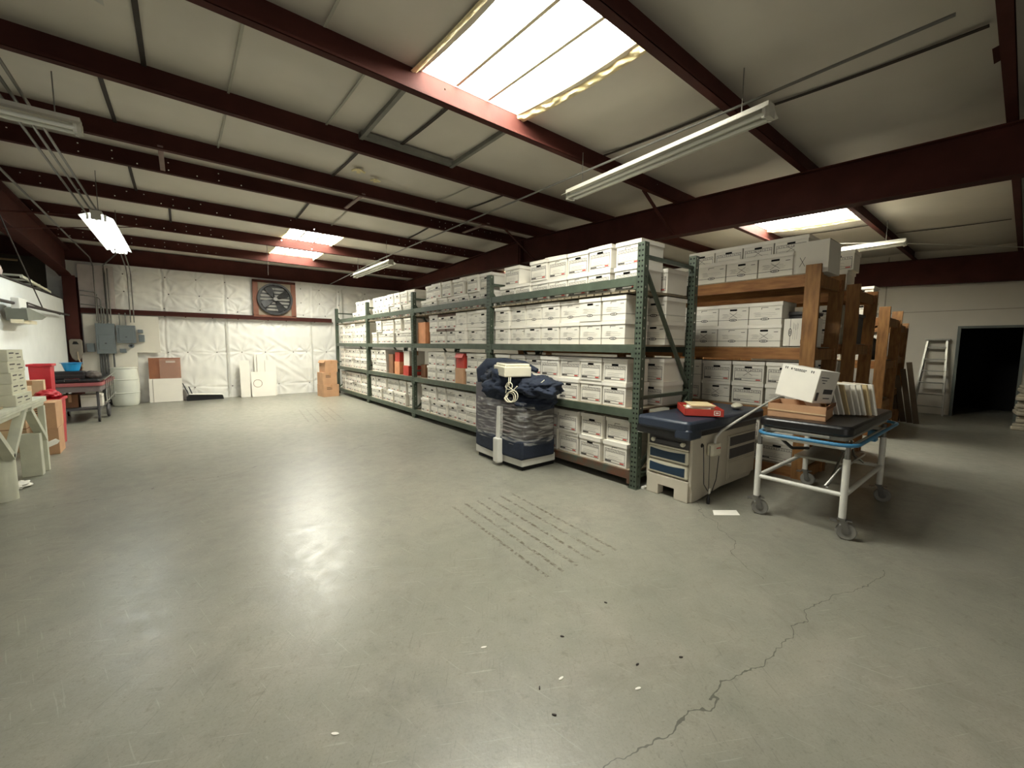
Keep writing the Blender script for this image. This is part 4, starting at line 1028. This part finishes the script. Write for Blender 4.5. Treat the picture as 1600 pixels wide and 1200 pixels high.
# red tray with papers
t = thing('document_tray', 'shallow red box full of papers on the navy exam table', 'tray', (4.0, 2.0, .80), math.atan2(-.45, .25)+PI/2+.15)
w, d, h = .24, .17, .065
for a in ((-w, w, -d, -d+.004), (-w, w, d-.004, d), (-w, -w+.004, -d, d), (w-.004, w, -d, d)): MB().box(*a, 0, h).build('side_wall', M_redcard, t)
MB().box(-w, w, -d, d, 0, .004).build('bottom', M_redcard, t)
q = MB(); q.box(-w-.001, -w, -d+.03, -d+.085, .012, .018, 0); q.box(-w-.001, -w, -d+.03, -d+.085, .05, .055); q.box(-w-.001, -w, -d+.03, -d+.036, .012, .055); q.box(-w-.001, -w, -d+.079, -d+.085, .012, .055); q.box(-w-.001, -w, -d+.045, -d+.07, .028, .04); q.build('square_emblem', M_paper, t)
for k in range(7):
    o = MB().box(-.15, .15, -.11, .11, 0, .011).build('document', M_paper if k % 3 else M_manila, None, bevel=.002)
    o.location = (4.0+.012*(k % 3-1), 2.0+.01*((k*2) % 3-1), .806+k*.0125); o.rotation_euler = (0, 0, t.rotation_euler[2]+.12*((k*5) % 4-1.5))
    tag(o, 'document bundle in the shallow red box, %s from its bottom' % ORD[k], 'documents', 'documents in the red box')

# ---------------------------------------------------------------- right gurney
gx, gy = 3.86, .78
g = thing('gurney', 'hospital gurney with black mattress and blue bumper rail at right', 'gurney', (gx, gy, 0))
LX, LY = 1.26, .60
def caster(parent, x, y, ang, nm='caster'):
    c = MB(); c.bar((x, y, .15), (x, y, .165), .05, .05); c.build('caster_plate', M_galv, parent)
    e = MB(); ca, sa = math.cos(ang), math.sin(ang); ox, oy = x-.03*ca, y-.03*sa
    e.T = Matrix.Translation((ox, oy, .065)) @ Matrix.Rotation(ang, 4, 'Z')
    e.lathe([(.03, -.014), (.058, -.016), (.065, -.01), (.065, .01), (.058, .016), (.03, .014)], n=24, axis='Y')
    w_ = e.build('wheel', M_rubber, parent, smooth=True)
    e = MB(); e.T = Matrix.Translation((ox, oy, .065)) @ Matrix.Rotation(ang, 4, 'Z'); e.lathe([(0, -.018), (.03, -.016), (.03, .016), (0, .018)], n=16, axis='Y'); e.build('hub', M_galv, w_)
    e = MB(); e.T = Matrix.Translation((ox, oy, 0)) @ Matrix.Rotation(ang, 4, 'Z')
    for s in (-1, 1): e.prism([(-.015, .055), (.015, .055), (.045, .15), (.0, .155)], s*.022-.002, s*.022+.002, 'Y')
    e.box(-.03, .05, -.024, .024, .148, .153); e.build('fork', M_galv, parent)
    e = MB(); e.T = Matrix.Translation((x, y, 0)) @ Matrix.Rotation(ang, 4, 'Z'); e.box(.03, .07, -.03, .03, .13, .137); e.build('brake_pedal', M_galv, parent)
for (x, y, a) in ((0, 0, 1.9), (LX, 0, 1.7), (0, LY, 2.0), (LX, LY, 1.6)):
    MB().cyl((x, y, .16), (x, y, .62), .024, 14).build('leg', M_wpaint, g, smooth=True)
    MB().cyl((x, y, .6), (x+(.0), y, .745), .018, 12).build('leg_top', M_galv, g, smooth=True)
    caster(g, x, y, a)
for a, c in (((0, 0), (0, LY)), ((LX, 0), (LX, LY)), ((0, LY), (LX, LY)), ((0, 0), (LX, 0))): MB().cyl((a[0], a[1], .34), (c[0], c[1], .34), .018, 12).build('lower_rail', M_wpaint, g, smooth=True)
for x in (0, LX): MB().cyl((x, 0, .70), (x, LY, .70), .016, 10).build('upper_rail', M_wpaint, g, smooth=True)
for y in (0, LY): MB().cyl((0, y, .70), (LX, y, .70), .016, 10).build('upper_rail', M_wpaint, g, smooth=True)
MB().tube([(.05, .12, .36), (.35, .12, .52), (.62, .12, .69)], .010, 8).build('link_bar', M_chrome, g, smooth=True)
MB().tube([(1.2, .12, .36), (.8, .12, .5), (.65, .12, .69)], .010, 8).build('link_bar', M_chrome, g, smooth=True)
MB().tube([(.12, .5, .69), (.4, .48, .55), (.75, .45, .5)], .014, 8).build('link_bar', M_black, g, smooth=True)
MB().tube([(.0, .12, .38), (.12, .04, .55), (.02, .0, .66), (.1, .12, .7)], .011, 8).build('crank', M_galv, g, smooth=True)
MB().box(.55, 1.15, .1, .5, .44, .46).build('shelf', M_alu, g)
MB().box(1.05, 1.15, .02, .08, .6, .7).build('strap', M_blue, g)
MB().tube([(x, y, .735) for x, y in rr(-.09, 1.55, -.06, .605, .12, 6)], .014, 10, closed=True).build('bumper_rail', M_blue, g, smooth=True)
MB().prism(rr(-.04, 1.42, 0, .58, .06), .755, .785).build('deck', mat('grey_deck', (150, 146, 134), .4), g, bevel=.004)
MB().prism(rr(-.07, 1.42, -.03, .60, .07), .79, .87).build('mattress', M_black, g, bevel=.02, smooth=True)
MB().box(-.075, -.06, .1, .5, .765, .785).build('nameplate_rail', M_alu, g, bevel=.003)
# cardboard tray on gurney
trz = math.radians(-112)+PI/2-.0
ta = math.radians(-83)       # direction of the front edge
t = thing('cardboard_tray', 'shallow brown cardboard tray lying on the gurney mattress', 'tray', (3.88, 1.345, .871), ta)
TW, TD, TH = .40, .42, .115
for a in ((0, TW, 0, .005), (0, TW, TD-.005, TD), (0, .005, 0, TD)): MB().box(*a, 0, TH).build('side_wall', M_kraft, t)
MB().box(TW-.005, TW, 0, TD, 0, TH).build('side_wall', M_kraft, t)
MB().box(0, TW, 0, TD, 0, .005).build('bottom', M_kraft, t)
MB().bar((0, -.004, .062), (TW, -.004, .05), .002, .012).build('crease_tape', mat('glossy_tape', (208, 178, 140), .2), t)
MB().bar((TW, .0, TH-.01), (TW+.02, .35, TH-.005), .004, .03).build('torn_flap', M_kraftd, t)
TILT = (.15, .08, -.19)
# white tilted carton on it
t = thing('tilted_carton', 'white carton tipped over on the cardboard tray on the gurney', 'carton', (4.02, 1.345, 1.05), rot=TILT)
w, h, d = .30, .27, .30
MB().box(0, d, -w, 0, 0, h).build('body', M_paper, t, bevel=.004)
q = MB()
for u in (.03, .045, .235, .25):
    q.prism([(-u-.003, h-.035), (-u+.003, h-.035), (-u+.003, h-.022), (-u+.006, h-.022), (-u, h-.014), (-u-.006, h-.022), (-u-.003, h-.022)], -.0012, -.0005, 'X')
for k, (a, c) in enumerate(((.095, .2), (.105, .19))):
    for s in range(7): q.box(-.0012, -.0005, -(a+(c-a)*(s+.75)/7), -(a+(c-a)*s/7), h-.028-.011*k, h-.021-.011*k)
q.box(-.0012, -.0005, -.085, -.075, h-.035, h-.02)
q.build('handling_marks', M_inkd, t)
q = MB()
for k in range(3): q.box(.03+.02*k, .15-.02*k, -w-.0012, -w-.0005, h-.06-.022*k, h-.053-.022*k)
q.box(.12, .26, -w-.0012, -w-.0005, .08, .12); q.box(.02, .06, -w-.0012, -w-.0005, .02, .09); q.box(.14, .24, -w-.0012, -w-.0005, .04, .048)
q.build('side_print', M_greybin, t)
for k in range(11):
    o = MB().box(-.006, .006, -.14, .14, 0, .27).build('file_folder', M_manila if k % 4 == 1 else M_paper, None)
    u = .17+k*.021; ca, sa = math.cos(ta), math.sin(ta)
    lx, ly = .24+k*.004, u+.06
    o.location = (4.34+k*.03, 1.17-k*.03, .885); o.rotation_euler = (0, math.radians(-22+k*.8), -.55)
    tag(o, 'loose paper folder on the gurney, %s behind the tilted white carton' % ORD[k], 'folder', 'folders fanned on the gurney')
o = MB().tube([(0, 0, 0), (.06, -.02, .02), (.14, .0, .01), (.2, .03, .012), (.17, .06, .01), (.1, .05, .03)], .004, 6).build('wire_handle', M_chrome, smooth=True); o.location = (4.66, 1.0, .875); tag(o, 'bent wire handle lying at the far end of the gurney', 'wire')
o = MB().prism([(0, 0), (.17, -.13), (.08, -.2), (-.1, -.06)], 0, .0015).build('paper_sheet', M_paper); o.location = (3.62, 1.64, .001); tag(o, 'white sheet of paper on the floor in front of the gurney', 'paper')
o = MB().prism([(0, 0), (.14, -.02), (.13, .03), (.0, .03)], 0, .02).build('paper_strip', M_paper); o.location = (3.6, 2.33, .001); o.rotation_euler = (0, 0, .1); tag(o, 'white paper strip on the floor by the near rack post', 'paper')

# ---------------------------------------------------------------- back wall clutter
t = thing('plastic_barrel', 'white plastic barrel standing under the breaker panels', 'barrel', (-1.07, 12.82, 0))
MB().lathe([(0, 0), (.2, 0), (.225, .03), (.232, .12), (.245, .3), (.25, .45), (.245, .62), (.232, .78), (.225, .83), (.215, .85), (0, .85)], n=32).build('body', M_barrel, t, smooth=True)
for z in (.3, .6): MB().lathe([(.246, -.012), (.256, 0), (.246, .012)], (0, 0, z), 32).build('hoop', M_barrel, t, smooth=True)
MB().lathe([(.225, 0), (.235, .01), (.225, .03), (0, .03)], (0, 0, .845), 32).build('rim', M_barrel, t, smooth=True)
t = thing('hardboard_sheet', 'brown hardboard sheet under clear plastic, leaning behind white panel', 'board', (-.36, 13.1, 0))
MB().bar((0, -.05, .0), (0, .06, 1.07), .60, .02, upv=(0, 1, 0)).build('sheet', M_hard, t)
def pf(u, v): return (-.10+.40*u, -.045-.02*0+.008*noise.noise(Vector((u*6, v*6, 0)))-.012+.1*(.45+.6*v)-.075+.03, .5+.55*v)
q = MB(); q.grid(20, 20, pf); o = q.build('plastic_film', M_clear, t, fix=False); 
q = MB(); q.box(.02, .2, -.0, .002, 0, .05); o = q.build('paper_label', M_paper, t); o.location = (0, .01, .95)
t = thing('melamine_sheet', 'white melamine panel standing on the floor before brown hardboard', 'board', (-.36, 12.98, 0))
MB().bar((0, 0, .005), (0, .06, .57), .62, .025, upv=(0, 1, 0)).build('sheet', M_lid, t); MB().bar((-.24, -.016, .01), (-.24, .044, .56), .005, .004).build('fold_line', M_ink, t)
t = thing('black_portfolio', 'black flat cases lying slanted at the foot of the quilted wall', 'case', (.40, 12.95, 0), .05)
MB().prism([(-.38, 0), (.38, 0), (.36, .1), (-.32, .16), (-.38, .1)], -.02, .16, 'Y').build('case', M_black, t, bevel=.01)
MB().bar((-.34, .06, .17), (.36, .1, .12), .3, .012).build('board_top', M_paper, t)
for k in range(3):
    o = MB().bar((0, 0, .01), (-.16+.03*k, .15, .42-.05*k), .02, .14, upv=(0, 1, 0)).build('thin_slat', M_wpaint if k % 2 else M_black); o.location = (.12+k*.03, 13.0, 0); tag(o, 'thin slat leaning beside the white melamine panel, %s from it' % ORD[k], 'slat', 'slats by the melamine panel')
for nm, x, w, h, y, lb in (('melamine_sheet', 1.27, .22, .98, 12.98, 'narrow white panel leaning leftmost under the fan'), ('melamine_sheet', 1.56, .1, 1.13, 13.1, 'thin tall white strip leaning behind the square panel'), ('melamine_sheet', 1.68, .22, 1.14, 13.06, 'tall white panel leaning behind the square panel'), ('melamine_sheet', 1.88, .26, .98, 13.02, 'broad white panel leaning behind the square one at right'), ('melamine_sheet', 1.68, .56, .67, 12.92, 'square white panel with a taped ring, leaning under the fan')):
    t = thing(nm, lb, 'board', (x, y, 0)); MB().bar((0, 0, .004), (0, .1, h), w, .018, upv=(0, 1, 0)).build('sheet', M_lid, t)
    if 'ring' in lb:
        MB().tube([(-.13+.1*math.cos(a*PI/16), .045+.0149*math.sin(a*PI/16), .36+.1*math.sin(a*PI/16)) for a in range(32)], .007, 6, closed=True).build('ring', mat('tan_ring', (150, 128, 104), .6), t)
for k, (z, dx, dy, dz, rz, xx) in enumerate(((0, .42, .45, .33, .12, 3.12), (.332, .38, .42, .33, .1, 3.1), (.664, .34, .36, .33, .2, 3.14))):
    carton('carton', ('brown carton at the bottom of the floor stack by rack end', 'brown carton in the middle of the floor stack by rack end', 'brown carton on top of the floor stack by rack end')[k], 'carton', xx, 12.1, z, dx, dy, dz, M_kraft, rz, flaps=(k == 2), print_=(k < 2))

# ---------------------------------------------------------------- left gurney, bowl etc.
g = thing('old_stretcher', 'old wheeled stretcher with faded red frame beside the partition', 'stretcher', (-1.52, 10.35, 0))
MB().prism(rr(-.36, .36, -.02, 1.75, .05), .66, .72).build('red_frame', M_pinkc, g, bevel=.01)
MB().prism(rr(-.33, .33, 0, 1.7, .05), .73, .78).build('mattress', M_black, g, bevel=.015)
MB().prism(rr(-.33, .33, .0, 1.7, .04), .56, .66).build('tray', mat('grey_tray', (106, 98, 96), .5), g)
MB().box(-.33, .3, .1, 1.4, .22, .26).build('lower_shelf', M_greybin, g)
for x, y in ((-.28, .08), (.28, .08), (-.28, 1.25), (.28, 1.25)):
    MB().cyl((x, y, .12), (x, y, .6), .02, 10).build('leg', M_greybin, g, smooth=True)
    MB().lathe([(0, -.015), (.06, -.015), (.06, .015), (0, .015)], (x, y, .06), 20, axis='X').build('wheel', M_black, g, smooth=True)
for y in (.35, .6, .85, 1.1, 1.35): MB().cyl((.37, y, .32), (.37, y, .74), .009, 8).build('rail_bar', M_chrome, g)
for z in (.32, .74): MB().cyl((.37, .1, z+.02), (.37, 1.6, z+.08), .011, 8).build('side_rail', M_chrome, g)
MB().lathe([(0, -.02), (.12, -.02), (.13, 0), (.12, .02), (0, .02)], (.34, .7, .135), 24, axis='X').build('large_wheel', M_greybin, g, smooth=True)
MB().tube([(-.1, -.03, .76), (-.1, -.03, .80), (.08, -.03, .80), (.08, -.03, .76)], .006, 6).build('handle', M_chrome, g)
t = thing('black_case', 'long black case lying on the stretcher mattress', 'case', (-1.6, 10.62, .781)); MB().box(-.24, .2, -.12, .12, 0, .14).build('shell', M_black, t, bevel=.02)
MB().box(-.245, .205, -.125, .125, .068, .074).build('seam', M_greybin, t)
t = thing('blue_bowl', 'bright blue plastic basin on the black case', 'basin', (-1.56, 10.62, .922)); MB().lathe([(0, .004), (.09, .004), (.13, .14), (.15, .145), (.15, .15), (.125, .15), (.085, .012), (0, .012)], n=28).build('bowl', M_bluep, t, smooth=True)
t = thing('grey_pack', 'small brown-grey pack at the right end of black case', 'pack', (-1.31, 10.66, .781)); lump('pouch', mat('brown_grey_cloth', (92, 84, 78), .8), t, (0, 0, .06), (.12, .1, .08), 6, .12)
t = thing('white_carton', 'white carton stored on the stretcher lower shelf, right one', 'carton', (-1.35, 10.75, .262)); MB().box(-.14, .14, -.12, .12, 0, .22).build('body', M_white, t, bevel=.004); MB().box(-.141, .141, -.121, .121, .17, .175).build('lid_edge', M_ink2, t)
t = thing('brown_carton', 'brown carton on the stretcher lower shelf, left of white one', 'carton', (-1.62, 10.72, .262)); MB().box(-.1, .1, -.1, .1, 0, .24).build('body', M_kraftd, t, bevel=.003); MB().box(-.02, .02, -.101, .101, .1, .241).build('tape', M_kraft, t)
t = thing('garden_cart_wheel', 'dark rubber wheel standing below the left end of the stretcher', 'wheel', (-1.62, 9.75, .14), .3)
MB().lathe([(.06, -.03), (.12, -.035), (.14, -.02), (.14, .02), (.12, .035), (.06, .03)], n=28, axis='X').build('tyre', M_black, t, smooth=True); MB().lathe([(0, -.03), (.06, -.025), (.06, .025), (0, .03)], n=20, axis='X').build('hub', M_wpaint, t, smooth=True)
# red bins
def bin_(label, x, y, z0, w, d, h, rz=0, m_=None):
    t = thing('plastic_bin', label, 'bin', (x, y, z0), rz); m_ = m_ or M_redp
    b = MB(); b.add([(-w*.42, -d*.42, 0), (w*.42, -d*.42, 0), (w*.42, d*.42, 0), (-w*.42, d*.42, 0), (-w/2, -d/2, h), (w/2, -d/2, h), (w/2, d/2, h), (-w/2, d/2, h)], [(0, 3, 2, 1), (0, 1, 5, 4), (1, 2, 6, 5), (2, 3, 7, 6), (3, 0, 4, 7)]); b.build('tub', m_, t, fix=False)
    b = MB()
    for a in ((-w/2-.02, w/2+.02, -d/2-.02, -d/2+.005), (-w/2-.02, w/2+.02, d/2-.005, d/2+.02), (-w/2-.02, -w/2+.005, -d/2, d/2), (w/2-.005, w/2+.02, -d/2, d/2)): b.box(*a, h-.035, h)
    b.build('rim', m_, t, bevel=.006); return t
bin_('tall red plastic bin standing behind the bench boxes', -1.67, 9.22, 0, .22, .24, 1.11)
bin_('red plastic bin on the floor behind the brown cartons', -1.49, 8.5, 0, .24, .4, .66)
t = thing('red_bag', 'crumpled red plastic bag on the lower red bin', 'bag', (-1.49, 8.45, .662)); lump('bag', M_redp, t, (0, 0, .05), (.12, .14, .07), 8, .3)
carton('carton', 'upper brown carton at the end of the white bench', 'carton', -1.42, 7.9, .34, .22, .38, .33, M_kraft, 0, print_=True)
carton('carton', 'lower brown carton at the end of the white bench', 'carton', -1.42, 7.9, 0, .22, .38, .338, M_kraft, .03)
carton('carton', 'beige open carton beyond the stack of pale flat boxes', 'carton', -1.76, 8.3, .70, .24, .32, .14, mat('pale_card', (198, 172, 136), .8), 0, flaps=False)
t = thing('side_table', 'low pale crate holding beige cartons behind the white bench', 'crate', (-1.77, 8.3, 0)); MB().box(-.12, .12, -.2, .2, 0, .69).build('body', mat('pale_card', (198, 172, 136), .8), t, bevel=.004); MB().box(-.121, .121, -.201, .201, .3, .31).build('joint', M_kraftd, t)
carton('carton', 'beige box leaning on the tall red bin', 'carton', -1.72, 8.85, .69, .26, .24, .2, mat('pale_card', (198, 172, 136), .8), .1)
t2 = thing('side_table', 'pale crate between the bins under the beige box', 'crate', (-1.76, 8.95, 0)); MB().box(-.12, .1, -.12, .12, 0, .69).build('body', mat('pale_card', (198, 172, 136), .8), t2)

# ---------------------------------------------------------------- white bench
bn = thing('work_bench', 'white painted wooden bench with V-shaped braces at left edge', 'bench', (-1.24, 0, 0))
for k in range(5):
    x1 = -.0-k*.108; MB().box(x1-.105, x1, 2.6, 6.93, .80, .83).build('top_board', M_bench, bn, bevel=.003)
MB().box(-.03, .0, 2.6, 6.93, .775, .799).build('apron', M_bench, bn, bevel=.003)
MB().box(-.05, -.02, 2.6, 6.91, .735, .774).build('apron', M_bench, bn, bevel=.003)
MB().bar((-.03, 5.66, .40), (-.03, 5.22, .76), .05, .07, upv=(1, 0, 0)).build('brace', M_bench, bn)
MB().bar((-.03, 5.64, .40), (-.03, 6.10, .76), .05, .07, upv=(1, 0, 0)).build('brace', M_bench, bn)
MB().bar((-.03, 6.30, .76), (-.03, 6.80, .36), .05, .07, upv=(1, 0, 0)).build('brace', M_bench, bn)
MB().cyl((-.09, 5.72, 0), (-.09, 5.72, .42), .08, 20).build('post', M_bench, bn, smooth=True)
MB().box(-.16, -.01, 6.56, 6.66, 0, .46).build('leg_panel', M_bench, bn, bevel=.004)
MB().box(-.05, .0, 6.78, 6.84, 0, .735).build('leg_panel', M_bench, bn, bevel=.004)
MB().box(-.52, -.47, 5.0, 6.9, 0, .78).build('back_panel', M_bench, bn)
for k in range(5):
    z = .831+k*.1065; off = (.012*((k*3) % 4-1.5))
    t = thing('flat_file_box', 'long pale flat box on the bench, %s from the bench top' % ORD[k], 'box', (-1.45, 6.2+off, z), .02*((k % 3)-1), 'flat boxes stacked on the bench')
    xf = .17 if k else .20
    MB().box(-.2, xf, -.25, .23, 0, .1055).build('body', mat('pale_olive_box', (206, 204, 182), .7), t, bevel=.002)
    q = MB(); q.box(xf, xf+.001, -.2, -.06, .07, .082); q.box(xf, xf+.001, .0, .1, .062, .074); q.box(xf, xf+.001, .03, .16, .028, .038); q.box(xf, xf+.001, -.2, -.1, .03, .036)
    q.box(-.16, -.02, -.251, -.25, .06, .078); q.build('print', M_ink, t)
for k in range(4):
    o = MB().box(-.12, .12, -.14, .14, 0, .03).build('paper_bundle', M_paper if k % 2 else M_bench, None, bevel=.003); o.location = (-1.44, 5.5, .852+k*.0305); o.rotation_euler = (0, 0, .15*k)
    tag(o, 'pale paper bundle on the bench at the left edge, %s from bottom' % ORD[k], 'paper', 'paper bundles on the bench')
t = thing('wood_plank', 'tan wooden plank lying on the white bench', 'plank', (-1.45, 5.4, .831)); MB().box(-.14, .14, -.4, .4, 0, .02).build('board', mat('tan_plank', (176, 158, 124), .7), t)
t = thing('crumpled_paper', 'crumpled white rag under the bench braces', 'rag', (-1.36, 6.15, 0)); lump('rag', M_paper, t, (0, 0, .02), (.1, .14, .03), 12, .35)
o = MB().prism([(0, 0), (.09, .02), (.12, .05), (.08, .08), (.0, .06)], -.0, .01, 'Z').build('paper_tab', M_paper); o.location = (-1.25, 6.86, .25); o.rotation_euler = (PI/2, 0, .9)
tag(o, 'white paper tab stuck to the far bench leg', 'paper')

# items on the partition
t = thing('bracket_lamp', 'grey hooded lamp on a bracket at the white partition', 'lamp', (-1.78, 9.1, 1.72))
MB().prism([(-.3, .18), (-.26, .02), (.5, .06), (.8, .12), (-.2, .2)], -.1, .1, 'X').build('hood', mat('lamp_hood', (110, 112, 100), .45), t)
MB().box(-.06, .06, -.28, .4, -.02, .03).build('diffuser', mat('warm_diffuser', (224, 214, 184), .4), t)
MB().box(-.04, .04, -.3, .05, .17, .33).build('control_box', M_wpaint, t, bevel=.01)
MB().tube([(0, .02, .2), (0, .25, .2), (0, .3, .3), (0, 2.4, .24)], .012, 8).build('arm', M_seam, t, smooth=True)
t = thing('boom_rod', 'dark horizontal boom rod along the white partition', 'rod', (-1.80, 8.2, 1.97))
MB().tube([(0, 0, 0), (0, 2, .01), (0, 4.2, .02)], .022, 8).build('rod', M_seam, t, smooth=True)
MB().tube([(0, 2.2, .02), (.1, -.6, 1.4)], .008, 6).build('guy_wire', M_seam, t)
for k, (y, r_) in enumerate(((8.7, .16), (9.3, .14))):
    t = thing('insulation_roll', 'pinkish insulation roll on top of the partition, %s' % ('nearer one', 'farther one')[k], 'roll', (-2.12, y, 2.366))
    lump('roll', mat('pinkish_wool', (214, 196, 186), .85), t, (0, 0, r_*.75), (.14, .32, r_), k+20, .08)
t = thing('lattice_rack', 'pale wooden lattice frame lying on top of the partition', 'frame', (-2.05, 10.9, 2.366))
for dx in (-.12, .12): MB().bar((dx, -.9, .1), (dx, .9, .02), .03, .04).build('rail', M_bench, t)
for y in (-.8, -.3, .2, .7): MB().bar((-.12, y, .09-y*.04), (.12, y, .09-y*.04), .03, .03).build('rung', M_bench, t)
tag(MB().tube([(-6, 12.3, 3.02), (-2.4, 12.3, 3.0)], .02, 8).build('far_pipe', mat('tan_pipe', (150, 128, 96), .5)), 'tan pipe crossing the dark bay beyond the partition', 'pipe')

# ---------------------------------------------------------------- floor debris
for k, (x, y) in enumerate(((1.06, 1.52), (1.22, 1.16), (1.44, .92), (.37, 1.5), (1.07, 1.05), (1.11, 1.18), (1.8, 1.38), (1.41, 1.34), (1.55, 1.0), (1.75, .9))):
    big = k in (0, 1, 2, 3)
    b = MB(); s = .008 if big else .005
    pts = [(s*1.6*math.cos(a)*(1+.3*rnd.random()), s*.7*math.sin(a)) for a in [i*PI/4 for i in range(8)]]
    b.prism(pts, .0005, .003 if big else .005)
    o = b.build('wood_chip' if big else 'dirt_speck', M_paper if big else M_seam); o.location = (x, y, 0); o.rotation_euler = (0, 0, rnd.random()*3)
    tag(o, 'small pale chip lying on the concrete floor' if big else 'small dark speck of dirt on the concrete floor', 'debris', 'pale chips on the floor' if big else 'dark specks on the floor')
print('boxes', NB[0], 'objects', len(bpy.data.objects))
